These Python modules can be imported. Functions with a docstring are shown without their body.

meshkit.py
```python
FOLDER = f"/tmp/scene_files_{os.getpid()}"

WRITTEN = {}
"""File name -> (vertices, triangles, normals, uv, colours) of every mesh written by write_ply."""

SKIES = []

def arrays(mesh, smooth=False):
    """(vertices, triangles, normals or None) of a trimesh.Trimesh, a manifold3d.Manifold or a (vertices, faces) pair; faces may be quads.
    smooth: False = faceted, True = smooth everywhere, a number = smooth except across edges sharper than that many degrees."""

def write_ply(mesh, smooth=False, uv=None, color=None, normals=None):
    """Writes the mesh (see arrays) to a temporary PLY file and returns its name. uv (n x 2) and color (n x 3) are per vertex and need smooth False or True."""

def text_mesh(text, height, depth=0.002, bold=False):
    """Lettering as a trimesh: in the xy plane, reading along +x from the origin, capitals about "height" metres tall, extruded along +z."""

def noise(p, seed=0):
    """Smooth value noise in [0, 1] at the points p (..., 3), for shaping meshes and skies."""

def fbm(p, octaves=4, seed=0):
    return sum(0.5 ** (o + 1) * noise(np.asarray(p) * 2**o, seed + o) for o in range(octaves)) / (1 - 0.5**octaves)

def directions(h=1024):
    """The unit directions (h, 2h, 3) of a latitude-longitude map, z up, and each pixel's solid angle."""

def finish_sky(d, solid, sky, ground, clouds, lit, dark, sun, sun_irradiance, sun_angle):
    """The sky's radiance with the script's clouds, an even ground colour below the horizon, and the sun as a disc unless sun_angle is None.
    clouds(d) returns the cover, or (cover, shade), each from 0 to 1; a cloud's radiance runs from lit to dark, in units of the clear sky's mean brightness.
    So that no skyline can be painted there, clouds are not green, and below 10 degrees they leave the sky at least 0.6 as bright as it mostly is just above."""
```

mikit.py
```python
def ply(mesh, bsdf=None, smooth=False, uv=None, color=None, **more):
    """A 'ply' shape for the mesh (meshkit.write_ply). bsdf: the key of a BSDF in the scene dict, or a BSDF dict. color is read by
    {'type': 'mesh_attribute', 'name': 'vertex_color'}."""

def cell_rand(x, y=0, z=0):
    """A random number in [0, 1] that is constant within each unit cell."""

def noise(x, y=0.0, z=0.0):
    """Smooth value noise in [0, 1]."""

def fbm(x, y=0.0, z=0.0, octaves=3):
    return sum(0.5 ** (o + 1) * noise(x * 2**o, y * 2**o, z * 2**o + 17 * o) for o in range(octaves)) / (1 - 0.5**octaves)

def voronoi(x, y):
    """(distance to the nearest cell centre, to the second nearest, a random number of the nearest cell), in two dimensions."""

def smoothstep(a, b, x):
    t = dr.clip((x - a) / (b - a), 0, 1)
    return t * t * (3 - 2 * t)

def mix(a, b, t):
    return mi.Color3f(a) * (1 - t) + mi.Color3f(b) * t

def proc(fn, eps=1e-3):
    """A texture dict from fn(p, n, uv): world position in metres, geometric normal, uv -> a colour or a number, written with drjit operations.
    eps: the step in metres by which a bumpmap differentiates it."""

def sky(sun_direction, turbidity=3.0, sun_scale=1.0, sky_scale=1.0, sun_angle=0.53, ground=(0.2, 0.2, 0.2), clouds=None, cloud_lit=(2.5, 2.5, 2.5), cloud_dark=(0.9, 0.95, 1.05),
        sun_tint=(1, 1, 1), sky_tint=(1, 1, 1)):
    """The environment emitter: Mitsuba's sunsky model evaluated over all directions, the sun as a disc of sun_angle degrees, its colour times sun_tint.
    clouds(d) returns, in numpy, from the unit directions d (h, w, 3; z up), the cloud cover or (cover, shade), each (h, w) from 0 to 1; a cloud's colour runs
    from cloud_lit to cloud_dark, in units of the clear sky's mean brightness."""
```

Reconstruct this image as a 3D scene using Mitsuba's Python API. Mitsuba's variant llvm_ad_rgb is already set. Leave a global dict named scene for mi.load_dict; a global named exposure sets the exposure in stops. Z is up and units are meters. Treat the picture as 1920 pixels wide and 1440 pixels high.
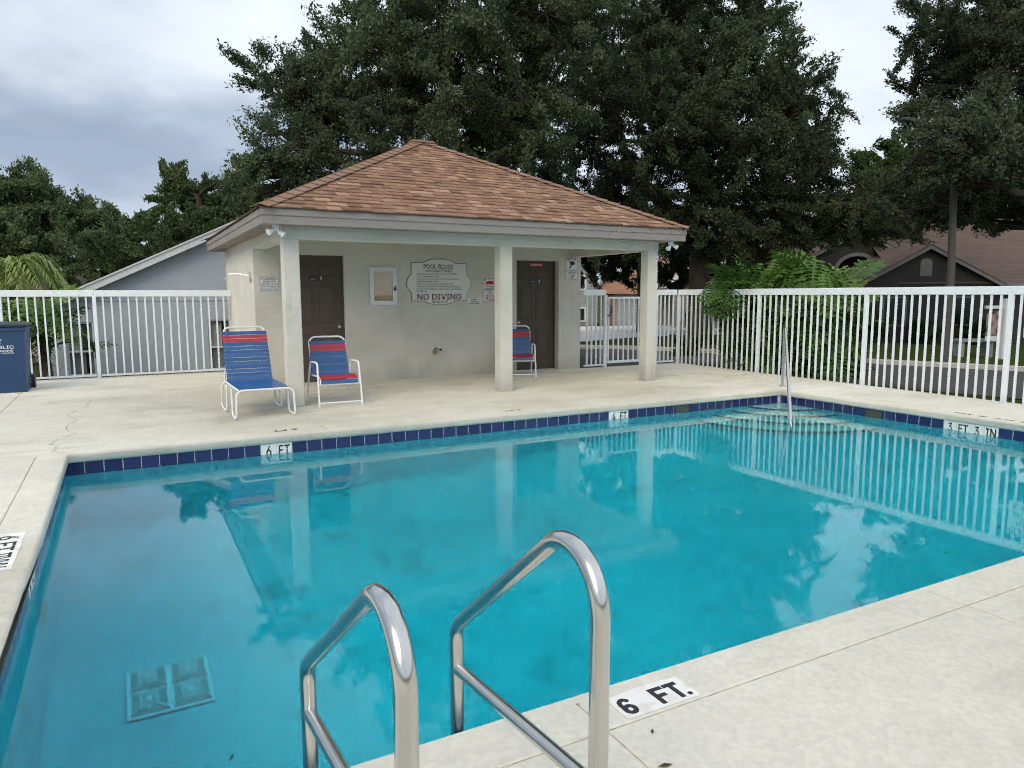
import math, random
import numpy as np, trimesh, shapely
import mitsuba as mi, drjit as dr
import mikit, meshkit
from mikit import proc, noise, fbm, mix, smoothstep
from shapely.geometry import Polygon, LineString, box as sbox
from shapely.ops import split

T = mi.ScalarTransform4f
PI = math.pi
scene, labels = {}, {}

# ------------------------------------------------------------------ camera, sky, exposure
exposure = 2.18
CAM = np.array([0.5206, -7.7043, 1.45])
PITCH, YAW, ROLL = math.radians(7.032), math.radians(28.226), math.radians(-0.144)
Fw = np.array([math.sin(YAW) * math.cos(PITCH), math.cos(YAW) * math.cos(PITCH), -math.sin(PITCH)])
Rt = np.array([math.cos(YAW), -math.sin(YAW), 0.0])
Up = np.cross(Rt, Fw)
Up = -Rt * math.sin(ROLL) + Up * math.cos(ROLL)
scene['camera'] = {'type': 'perspective', 'fov': 70.67, 'fov_axis': 'x', 'near_clip': 0.05, 'far_clip': 2000.0,
                   'to_world': T().look_at(origin=CAM.tolist(), target=(CAM + Fw).tolist(), up=Up.tolist())}


def clouds(d):
    z = np.maximum(d[..., 2], 0.0)
    q = np.stack([d[..., 0] / (z + 0.22), d[..., 1] / (z + 0.22), 0 * z], -1)
    big = meshkit.fbm(q * 0.9 + 1.2248, 5, 4)
    fine = meshkit.fbm(q * 2.6 + 3.1715, 5, 8)
    back = -(d[..., 0] * 0.30 + d[..., 1] * 0.95)
    s = 0.60 + 1.25 * (0.5 - big) + 1.0 * (0.5 - fine) - 0.42 * d[..., 0] - 0.34 * back - 0.55 * (z - 0.25)
    wisp = meshkit.fbm(q * np.array([5.5, 5.5, 1]) + 2.3, 5, 21)
    s = s + 0.85 * (0.5 - wisp)
    left = np.clip((0.45 - d[..., 0]) / 0.4, 0, 1) * np.clip(d[..., 1] * 4, 0, 1)
    bank = np.exp(-((z - 0.172 + 0.10 * (fine - 0.5)) / 0.055) ** 2) * left                                                # the dark storm bank low on the left
    gap = np.exp(-((z - 0.44) / 0.10) ** 2 - ((d[..., 0] - 0.22) / 0.13) ** 2) * (d[..., 1] > 0)                           # the thin bright part above it
    s = s - 0.16 + 0.62 * bank * (0.4 + fine) - 0.45 * gap * (0.4 + big)
    s = 0.52 + 0.46 * np.tanh((s - 0.5) * 1.5)
    return np.ones_like(z), np.clip(s, 0, 1)


scene['sky'] = mikit.sky((-0.62, -0.52, 0.60), turbidity=4, sun_scale=0.32, sun_angle=40, sun_tint=(0.93, 1.0, 1.08), sky_scale=1.0, ground=(0.25, 0.24, 0.21),
                         clouds=clouds, cloud_lit=(2.5, 2.68, 2.85), cloud_dark=(0.62, 0.84, 1.18))

# ------------------------------------------------------------------ helpers
used = set()


def uniq(name):
    k, n = name, 0
    while k in used:
        n += 1
        k = f'{name}_{n:03d}'
    used.add(k)
    return k


def thing(name, label, cat, group=None, kind=None):
    k = uniq(name)
    labels[k] = {'label': label, 'category': cat}
    if group:
        labels[k]['group'] = group
    if kind:
        labels[k]['kind'] = kind
    return k


def part(parent, name, shape, to=None, label=None, kind=None):
    k = uniq(parent + '__' + name)
    scene[k] = shape if to is None else {**shape, 'to_world': to}
    if label or kind:
        labels[k] = {}
        if label:
            labels[k]['label'] = label
        if kind:
            labels[k]['kind'] = kind
    return k


def struct(name, shape, label):
    k = uniq(name)
    if shape:
        scene[k] = shape
    labels[k] = {'kind': 'structure', 'label': label}
    return k


def P(mesh, bsdf, smooth=False, **k):
    return mikit.ply(mesh, bsdf, smooth=smooth, **k)


def cat(ms):
    return trimesh.util.concatenate([m for m in ms if m is not None])


def box(x0, x1, y0, y1, z0, z1):
    m = trimesh.creation.box(extents=(x1 - x0, y1 - y0, z1 - z0))
    m.apply_translation(((x0 + x1) / 2, (y0 + y1) / 2, (z0 + z1) / 2))
    return m


def cbox(x0, x1, y0, y1, z0, z1, c=0.005):
    pts = []
    for i in range(8):
        sx, sy, sz = (i & 1), (i >> 1 & 1), (i >> 2 & 1)
        x, y, z = (x0, x1)[sx], (y0, y1)[sy], (z0, z1)[sz]
        dx, dy, dz = (c, -c)[sx], (c, -c)[sy], (c, -c)[sz]
        pts += [(x + dx, y + dy, z), (x + dx, y, z + dz), (x, y + dy, z + dz)]
    return trimesh.convex.convex_hull(np.array(pts))


def fillet(pts, radii, seg=7):
    pts = [np.asarray(p, float) for p in pts]
    if np.isscalar(radii):
        radii = [radii] * len(pts)
    out = [pts[0]]
    for i in range(1, len(pts) - 1):
        a, b, c = pts[i - 1], pts[i], pts[i + 1]
        u, w = (a - b) / np.linalg.norm(a - b), (c - b) / np.linalg.norm(c - b)
        th = math.acos(np.clip(u @ w, -1, 1))
        r = radii[i]
        t = min(r / math.tan(th / 2), 0.49 * np.linalg.norm(a - b), 0.49 * np.linalg.norm(c - b)) if th < PI - 1e-3 and r > 0 else 0
        if t < 1e-5:
            out.append(b)
            continue
        r = t * math.tan(th / 2)
        bis = (u + w) / np.linalg.norm(u + w)
        cen = b + bis * (r / math.sin(th / 2))
        s, e = b + u * t - cen, b + w * t - cen
        ang = math.acos(np.clip(s @ e / (r * r), -1, 1))
        for k in range(seg + 1):
            f = k / seg
            out.append(cen + (math.sin((1 - f) * ang) * s + math.sin(f * ang) * e) / math.sin(ang))
    out.append(pts[-1])
    return np.array(out)


def sweep(path, rad, n=10, cap=True):
    p = np.asarray(path, float)
    rad = np.broadcast_to(np.asarray(rad, float), (len(p),))
    t = np.gradient(p, axis=0)
    t /= np.linalg.norm(t, axis=1, keepdims=True) + 1e-12
    a = np.cross(t[0], (0, 0, 1) if abs(t[0][2]) < 0.9 else (1, 0, 0))
    rings = []
    for i in range(len(p)):
        a = a - t[i] * (a @ t[i])
        a /= np.linalg.norm(a)
        b = np.cross(t[i], a)
        ang = np.arange(n) * 2 * PI / n
        rings.append(p[i] + rad[i] * (np.cos(ang)[:, None] * a + np.sin(ang)[:, None] * b))
    v = np.vstack(rings)
    f = []
    for i in range(len(p) - 1):
        for j in range(n):
            k = (j + 1) % n
            A, B, C_, D = i * n + j, i * n + k, (i + 1) * n + k, (i + 1) * n + j
            f += [(A, B, C_), (A, C_, D)]
    if cap:
        v = np.vstack([v, p[0], p[-1]])
        c0, c1 = len(v) - 2, len(v) - 1
        for j in range(n):
            k = (j + 1) % n
            f += [(c0, k, j), (c1, (len(p) - 1) * n + j, (len(p) - 1) * n + k)]
    return trimesh.Trimesh(v, f, process=False)


def tube(pts, r, fr=0.03, n=10, seg=6):
    return sweep(fillet(pts, fr, seg), r, n)


def frame4(o, r, u, n):
    m = np.eye(4)
    m[:3, 0], m[:3, 1], m[:3, 2], m[:3, 3] = r, u, n, o
    return m


def placed(mesh, m):
    mesh = mesh.copy()
    mesh.apply_transform(m)
    return mesh


def prism(poly, depth, o, r, u, n):
    m = trimesh.creation.extrude_polygon(poly, depth, engine='earcut')
    return placed(m, frame4(o, r, u, n))


TXT = {}


def text(s, h, o, r, u, width=None, align='l', bold=True, depth=0.0012):
    """lettering with its lower edge at o, reading along r, upright along u, facing r x u"""
    kk = (s, bold)
    if kk not in TXT:
        TXT[kk] = meshkit.text_mesh(s, 1.0, 1.0, bold)
    m = TXT[kk].copy()
    w = m.bounds[1][0] - m.bounds[0][0]
    sx = h if width is None else width / w
    m.apply_translation((-m.bounds[0][0], 0, 0))
    m.apply_scale((sx, h, depth))
    W = w * sx
    off = {'l': 0, 'c': -W / 2, 'r': -W}[align]
    m.apply_translation((off, 0, 0))
    r, u = np.asarray(r, float), np.asarray(u, float)
    return placed(m, frame4(o, r, u, np.cross(r, u)))


X, Y, Z = np.eye(3)
# ------------------------------------------------------------------ materials


def rgb(*c):
    return {'type': 'rgb', 'value': list(c)}


def pr(c, rough=0.6, metal=0.0, spec=0.5, **k):
    return {'type': 'principled', 'base_color': c if isinstance(c, dict) else rgb(*c), 'roughness': rough, 'metallic': metal, 'specular': spec, **k}


def two(b):
    return {'type': 'twosided', 'bsdf': b}


def bump(b, fn, scale=1.0, eps=1e-3):
    return {'type': 'bumpmap', 'arbitrary': proc(fn, eps), 'scale': scale, 'bsdf': b}


def mat(key, b):
    scene[key] = b
    return key


def deck_col(p, n, uv):
    a = fbm(p.x * 0.55, p.y * 0.55, 0, 4)
    b = fbm(p.x * 6, p.y * 6, 3, 3)
    sp = noise(p.x * 55, p.y * 55, 1)
    kn = smoothstep(0.40, 0.62, fbm(p.x * 52, p.y * 52, p.z * 52, 3))
    c = mix((0.665, 0.645, 0.568), (0.560, 0.540, 0.465), smoothstep(0.3, 0.75, a))
    c = c * (0.93 + 0.12 * b) * (0.96 + 0.07 * sp) * (0.955 + 0.06 * kn)
    stain = smoothstep(0.60, 0.80, fbm(p.x * 1.3 + 7, p.y * 1.3, 5, 4)) * 0.30
    streak = smoothstep(0.58, 0.78, fbm(p.x * 0.9 + 3, p.y * 5.0, 8, 4)) * 0.16
    spots = smoothstep(0.80, 0.86, noise(p.x * 7 + 5, p.y * 7, 9)) * smoothstep(0.5, 0.7, noise(p.x * 31, p.y * 31, 4)) * 0.10
    worn = smoothstep(0.1, 1.2, p.y + 0.8 * fbm(p.x * 1.1, p.y * 1.1, 2, 4)) * smoothstep(-1.0, 2.0, p.x) * (0.25 + 0.35 * fbm(p.x * 2.0, p.y * 4.0, 6, 4))
    return c * mix((1, 1, 1), (0.62, 0.60, 0.52), dr.clip(stain + streak + spots + worn, 0, 1))


def deck_h(p, n, uv):
    k = fbm(p.x * 52, p.y * 52, p.z * 52, 3)
    return 0.0032 * smoothstep(0.42, 0.58, k) + 0.0007 * noise(p.x * 160, p.y * 160, p.z * 160)


mat('deck_mat', bump(pr(proc(deck_col), 0.75, spec=0.25), deck_h, 1.0, 3e-3))
mat('coping_mat', two(bump(pr(proc(deck_col), 0.75, spec=0.25), deck_h, 1.0, 3e-3)))


def stucco_col(p, n, uv):
    a = fbm(p.x * 1.7, p.y * 1.7, p.z * 1.7, 4)
    low = smoothstep(0.50, 0.05, p.z + 0.25 * fbm(p.x * 5, p.y * 5, 2, 3)) * 0.20 + smoothstep(0.58, 0.85, fbm(p.x * 7, p.y * 7, p.z * 0.8, 4)) * 0.10
    return mix((0.635, 0.625, 0.565), (0.565, 0.555, 0.495), smoothstep(0.35, 0.7, a)) * (1 - low)


def stucco_h(p, n, uv):
    k = fbm(p.x * 22, p.y * 22, p.z * 22, 4)
    return 0.0075 * smoothstep(0.40, 0.62, k) + 0.0016 * noise(p.x * 120, p.y * 120, p.z * 120)


mat('stucco', bump(pr(proc(stucco_col), 0.8, spec=0.2), stucco_h, 1.0, 3e-3))


def fascia_col(p, n, uv):
    a = fbm(p.x * 9, p.y * 9, p.z * 40, 3)
    return mix((0.235, 0.212, 0.20), (0.29, 0.268, 0.25), a)


mat('fascia_mat', pr(proc(fascia_col), 0.55, spec=0.3))
mat('soffit_mat', pr(proc(lambda p, n, uv: mix((0.34, 0.29, 0.25), (0.28, 0.24, 0.205), fbm(p.x * 3, p.y * 30, p.z, 3))), 0.7, spec=0.2))
mat('ceiling_mat', pr((0.50, 0.48, 0.42), 0.8, spec=0.2))


def grit(a, b):
    return proc(lambda p, n, uv: mix(a, b, noise(p.x * 90, p.y * 90, p.z * 90)) * (0.85 + 0.3 * fbm(p.x * 4, p.y * 4, p.z * 4, 3)))


SH = []
for i, c in enumerate([(0.205, 0.122, 0.083), (0.235, 0.140, 0.096), (0.268, 0.166, 0.115), (0.165, 0.098, 0.069), (0.220, 0.136, 0.095), (0.318, 0.208, 0.147)]):
    SH.append(mat(f'shingle_mat_{i}', pr(grit(tuple(x * 0.82 for x in c), tuple(x * 1.15 for x in c)), 0.9, spec=0.15)))
mat('cap_mat', pr(grit((0.185, 0.118, 0.092), (0.27, 0.18, 0.14)), 0.9, spec=0.15))
mat('white_paint', pr((0.74, 0.77, 0.78), 0.38, spec=0.5))
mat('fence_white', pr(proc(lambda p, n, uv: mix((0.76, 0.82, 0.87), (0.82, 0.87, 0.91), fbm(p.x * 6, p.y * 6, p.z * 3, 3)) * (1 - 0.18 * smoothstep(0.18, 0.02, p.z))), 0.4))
mat('door_mat', pr(proc(lambda p, n, uv: mix((0.070, 0.051, 0.040), (0.086, 0.063, 0.050), fbm(p.x * 5, p.y * 5, p.z * 2, 3))), 0.5, spec=0.4))
mat('door_frame_mat', pr((0.085, 0.066, 0.054), 0.5))
mat('trim_cream', pr((0.50, 0.48, 0.42), 0.6))
mat('sign_white', pr((0.66, 0.67, 0.66), 0.45))
mat('sign_shiny', pr((0.74, 0.76, 0.78), 0.4))
mat('road_white', pr(proc(lambda p, n, uv: mix((0.77, 0.77, 0.745), (0.66, 0.65, 0.60), smoothstep(0.45, 0.75, fbm(p.x * 16, p.y * 16, 0, 4)))), 0.6))
mat('ink_black', pr((0.018, 0.018, 0.022), 0.6))
mat('ink_blue', pr((0.015, 0.03, 0.075), 0.6))
mat('ink_red', pr((0.33, 0.015, 0.035), 0.55))
mat('ink_maroon', pr((0.10, 0.012, 0.03), 0.6))
mat('paper_tan', pr(proc(lambda p, n, uv: mix((0.47, 0.36, 0.23), (0.37, 0.27, 0.16), fbm(p.x * 6, 1, p.z * 6, 4))), 0.7))
mat('aluminium', pr((0.62, 0.64, 0.66), 0.4, metal=0.6))
mat('glass_pane', {'type': 'thindielectric'})
mat('steel', pr(proc(lambda p, n, uv: mix((0.60, 0.585, 0.55), (0.66, 0.65, 0.63), noise(p.x * 30, p.y * 30, p.z * 6))), 0.17, metal=1.0))
mat('chrome', pr((0.65, 0.64, 0.62), 0.15, metal=1.0))
mat('brass', pr((0.42, 0.37, 0.27), 0.3, metal=1.0))
mat('tile_navy', pr((0.012, 0.017, 0.085), 0.12, spec=0.6))
mat('tile_navy_b', pr((0.018, 0.024, 0.105), 0.14, spec=0.6))
mat('tile_white', pr((0.70, 0.72, 0.70), 0.2))
mat('grout', pr((0.50, 0.54, 0.55), 0.8))


def plaster(p, n, uv):
    a = fbm(p.x * 0.8, p.y * 0.8, p.z * 0.8, 4)
    b = fbm(p.x * 3.2 + 4, p.y * 3.2, p.z * 3.2, 4)
    c = mix((0.15, 0.72, 0.775), (0.11, 0.63, 0.69), smoothstep(0.3, 0.7, a))
    c = c * (0.88 + 0.24 * b)
    wisp = smoothstep(0.62, 0.85, fbm(p.x * 2.4 + 11, p.y * 2.4, p.z, 5)) * 0.35
    dk = smoothstep(0.63, 0.80, fbm(p.x * 5 + 2, p.y * 5, p.z + 3, 4)) * 0.25
    return mix(c, (0.36, 0.74, 0.78), wisp) * (1 - dk)


mat('plaster_mat', two({'type': 'diffuse', 'reflectance': proc(plaster)}))
mat('step_plaster', pr((0.50, 0.72, 0.70), 0.6))
mat('step_trim', pr((0.012, 0.06, 0.075), 0.4))
mat('drain_light', pr((0.85, 0.90, 0.90), 0.5))
mat('drain_mid', pr((0.12, 0.36, 0.35), 0.5))
mat('drain_dark', pr((0.02, 0.045, 0.05), 0.6))
mat('strap_blue', pr((0.015, 0.078, 0.235), 0.28, spec=0.6))
mat('strap_blue_b', pr((0.022, 0.098, 0.275), 0.3, spec=0.6))
mat('strap_red', pr((0.36, 0.02, 0.042), 0.28, spec=0.6))
mat('chair_white', pr((0.76, 0.77, 0.78), 0.3, spec=0.5))
mat('bin_blue', pr(proc(lambda p, n, uv: mix((0.011, 0.047, 0.13), (0.018, 0.062, 0.155), fbm(p.x * 4, p.y * 4, p.z * 3, 4))), 0.45))
mat('bin_dark', pr((0.02, 0.028, 0.04), 0.5))
mat('black_plastic', pr((0.012, 0.012, 0.014), 0.35))
mat('grass_mat', {'type': 'twosided', 'bsdf': {'type': 'diffuse', 'reflectance': proc(lambda p, n, uv: mix((0.040, 0.058, 0.016), (0.085, 0.10, 0.032), fbm(p.x * 2.2, p.y * 2.2, 0, 4)) * (0.6 + 0.8 * noise(p.x * 40, p.y * 40, 2)))}})
mat('asphalt', pr(proc(lambda p, n, uv: mix((0.045, 0.045, 0.045), (0.072, 0.070, 0.068), fbm(p.x * 1.5, p.y * 1.5, 0, 4)) * (0.8 + 0.4 * noise(p.x * 70, p.y * 70, 1))), 0.85, spec=0.2))
mat('concrete', pr(proc(lambda p, n, uv: mix((0.38, 0.37, 0.345), (0.50, 0.49, 0.46), fbm(p.x * 2, p.y * 2, p.z * 2, 4))), 0.85, spec=0.2))
mat('bark', pr(proc(lambda p, n, uv: mix((0.030, 0.024, 0.019), (0.085, 0.072, 0.060), fbm(p.x * 9, p.y * 9, p.z * 3, 4))), 0.9, spec=0.1))
mat('bark_leafscar', pr(proc(lambda p, n, uv: mix((0.07, 0.055, 0.04), (0.19, 0.16, 0.12), noise(p.x * 30, p.y * 30, p.z * 22))), 0.9, spec=0.1))
mat('leaf_mat', {'type': 'principledthin', 'base_color': {'type': 'mesh_attribute', 'name': 'vertex_color'}, 'roughness': 0.45, 'diff_trans': 0.55, 'eta': 1.45})
for i, c in enumerate([(0.046, 0.112, 0.020), (0.075, 0.155, 0.026), (0.036, 0.085, 0.019), (0.115, 0.185, 0.036)]):
    mat(f'philo_{i}', two(pr(c, 0.5, spec=0.25)))
mat('stem_green', pr((0.10, 0.15, 0.05), 0.5))
mat('palm_green', two(pr((0.20, 0.265, 0.065), 0.5)))
mat('palm_green_b', two(pr((0.14, 0.20, 0.045), 0.5)))
mat('house_grey', bump(pr(proc(lambda p, n, uv: mix((0.43, 0.475, 0.54), (0.48, 0.525, 0.59), fbm(p.x * 1.2, p.y, p.z * 1.2, 4))), 0.8, spec=0.2), stucco_h, 0.7, 3e-3))
mat('house_white_trim', pr((0.62, 0.64, 0.66), 0.5))
mat('house_dark', pr(proc(lambda p, n, uv: mix((0.050, 0.045, 0.046), (0.062, 0.056, 0.056), fbm(p.x * 2, p.y * 2, p.z * 2, 3))), 0.8, spec=0.15))
mat('dark_trim', pr((0.20, 0.195, 0.19), 0.6))


def roofmat(a, b, k=7.0):
    return pr(proc(lambda p, n, uv: mix(a, b, fbm(p.x * 1.5, p.y * 1.5, p.z * 6, 3)) * (0.78 + 0.22 * smoothstep(0.0, 0.35, dr.abs(p.z * k - dr.floor(p.z * k) - 0.5) * 2)) * (0.9 + 0.2 * noise(p.x * 5, p.y * 5, p.z * 14))), 0.9, spec=0.12)


mat('roof_brown', roofmat((0.115, 0.082, 0.072), (0.155, 0.114, 0.100), 9))
mat('roof_far_brown', roofmat((0.085, 0.07, 0.062), (0.12, 0.10, 0.088), 9))
mat('roof_orange', roofmat((0.28, 0.145, 0.095), (0.36, 0.20, 0.14), 6))
mat('roof_pale', roofmat((0.36, 0.32, 0.31), (0.44, 0.40, 0.385), 6))
mat('siding_grey', pr((0.30, 0.32, 0.33), 0.7))
mat('siding_beige', pr((0.38, 0.345, 0.29), 0.7))
mat('garage_grey', pr((0.36, 0.38, 0.39), 0.6))
mat('brick_mat', pr(proc(lambda p, n, uv: mix((0.19, 0.085, 0.055), (0.29, 0.15, 0.10), mikit.cell_rand(dr.floor(p.x * 5), dr.floor(p.y * 5), dr.floor(p.z * 13)))), 0.9, spec=0.1))
mat('window_dark', pr((0.018, 0.022, 0.026), 0.08, spec=0.7))
mat('curtain', pr(proc(lambda p, n, uv: mix((0.20, 0.21, 0.215), (0.36, 0.37, 0.375), noise(p.x * 28, p.y, 0.5))), 0.8))
mat('curtain_low', pr(proc(lambda p, n, uv: mix((0.12, 0.13, 0.135), (0.23, 0.24, 0.245), noise(p.x * 24, p.y, 0.5))), 0.8))
mat('pole_mat', pr(proc(lambda p, n, uv: mix((0.055, 0.052, 0.047), (0.09, 0.084, 0.075), fbm(p.x * 8, p.y * 8, p.z, 3))), 0.8))
mat('mulch', pr((0.06, 0.04, 0.03), 0.9))
mat('panel_photo', pr(proc(lambda p, n, uv: mix((0.05, 0.05, 0.06), (0.35, 0.22, 0.20), smoothstep(0.4, 0.6, noise(p.x * 5, p.y * 5, p.z * 6)))), 0.5))
mat('litter_mat', two(pr((0.055, 0.04, 0.025), 0.8)))
mat('skimmer_dark', pr((0.06, 0.065, 0.05), 0.7))
mat('crack_mat', pr((0.16, 0.145, 0.12), 0.9, spec=0.1))

# ------------------------------------------------------------------ ground levels
WL = -0.197                      # the pool's water level; the deck is z = 0
PX0, PX1, PY0, PY1 = -0.025, 9.355, -5.64, 0.025   # pool walls
DX0, DX1, DY0, DY1 = -7.0, 10.95, -13.0, 7.15


def ground_z(x, y):
    x, y = np.asarray(x, float), np.asarray(y, float)
    s = np.maximum.reduce([x - DX1, y - DY1, DX0 - x, DY0 - y, 0 * x])
    z = -0.07 - 0.02 * np.minimum(s, 40)
    back = np.clip((y - DY1) / 4.0, 0, 1) * np.clip((9.0 - x) / 4.0, 0, 1)
    return z - 0.85 * back * back * (3 - 2 * back)


xs = np.unique(np.concatenate([np.linspace(-1500, -60, 12), np.arange(-60, -7, 2.0), np.arange(-7, 8.5, 1.5), [8.5, 9.6, 10.95], np.arange(12, 60, 1.5), np.linspace(60, 1500, 12)]))
ys = np.unique(np.concatenate([np.linspace(-1500, -60, 12), np.arange(-60, -13, 3.0), [-13, -9, -5, -1, 2.5, 4.25, 5.7, 7.15], np.arange(8, 60, 1.0), np.linspace(60, 1500, 12)]))
gx, gy = np.meshgrid(xs, ys, indexing='ij')
gz = ground_z(gx, gy)
gv = np.stack([gx, gy, gz], -1).reshape(-1, 3)
gf = []
for i in range(len(xs) - 1):
    for j in range(len(ys) - 1):
        cx, cy = (xs[i] + xs[i + 1]) / 2, (ys[j] + ys[j + 1]) / 2
        if DX0 < cx < DX1 and DY0 < cy < DY1 and not (cx > 8.5 and cy > 4.25):
            continue
        a, b, c, d = i * len(ys) + j, (i + 1) * len(ys) + j, (i + 1) * len(ys) + j + 1, i * len(ys) + j + 1
        gf += [(a, b, c), (a, c, d)]
struct('ground', P(trimesh.Trimesh(gv, gf, process=False), 'grass_mat', True), 'green lawn and ground around the pool enclosure')


def drape(poly, lift, step=1.0):
    """a sheet over the ground in the outline of poly"""
    x0, y0, x1, y1 = poly.bounds
    vs, fs = [], []
    for a in np.arange(x0, x1, step):
        for b in np.arange(y0, y1, step):
            c = poly.intersection(sbox(a, b, a + step, b + step))
            for q in getattr(c, 'geoms', [c]):
                if q.geom_type != 'Polygon' or q.area < 1e-6:
                    continue
                v, f = trimesh.creation.triangulate_polygon(q, engine='earcut')
                fs.append(np.asarray(f) + sum(map(len, vs)))
                vs.append(np.column_stack([v, ground_z(v[:, 0], v[:, 1]) + lift]))
    m = trimesh.Trimesh(np.vstack(vs), np.vstack(fs), process=False)
    if m.face_normals[:, 2].mean() < 0:
        m.invert()
    return m


far_curb = [(3.0, 27.0), (9.5, 15.5), (12.25, 9.9), (14.1, 7.6), (15.84, 2.9), (17.2, 0.5), (19.5, -4.5), (24, -14), (30, -27)]
near_curb = [(24.5, -28), (18, -14), (13.4, -5.2), (11.96, -2.1), (11.5, -0.6), (11.2, 2.0), (10.96, 4.3), (8.5, 4.3), (8.5, 9.0), (6.0, 14.0), (0, 25.5)]
road_poly = Polygon(far_curb + near_curb)
struct('street', P(drape(road_poly, 0.02), 'asphalt', True), 'grey asphalt street behind the fence')
cl = LineString(far_curb)
kerb = cl.buffer(0.11, cap_style=2)
km = drape(kerb, 0.0, 0.8)
kt = km.copy()
kt.vertices[:, 2] += 0.13
pts = fillet([(x, y, 0) for x, y in far_curb], 0)
rib = []
for a, b in zip(far_curb[:-1], far_curb[1:]):
    n = max(2, int(math.dist(a, b) / 1.0))
    for k in range(n):
        p0 = np.array(a) + (np.array(b) - a) * k / n
        p1 = np.array(a) + (np.array(b) - a) * (k + 0.985) / n
        d = (p1 - p0) / np.linalg.norm(p1 - p0)
        z0, z1 = ground_z(*p0), ground_z(*p1)
        nn = np.array([-d[1], d[0]])
        q = [p0 - nn * 0.09, p0 + nn * 0.09, p1 - nn * 0.09, p1 + nn * 0.09]
        vv = [(x, y, z - 0.05) for (x, y), z in zip(q, (z0, z0, z1, z1))] + [(x, y, z + 0.12) for (x, y), z in zip(q, (z0, z0, z1, z1))]
        rib.append(trimesh.convex.convex_hull(np.array(vv)))
struct('kerb', P(cat(rib), 'concrete'), 'pale concrete kerb on the far side of the street')
drive = Polygon([(14.6, 13.2), (17.0, 14.3), (18.8, 14.9), (24.0, 16.0), (30.0, 16.0), (33, 25), (30.5, 27.5), (25.2, 29.8), (20, 22.0), (14.0, 14.2)])
struct('driveway', P(drape(drive, 0.03, 2.0), 'concrete', True), 'pale concrete driveway beyond the gate')

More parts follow.
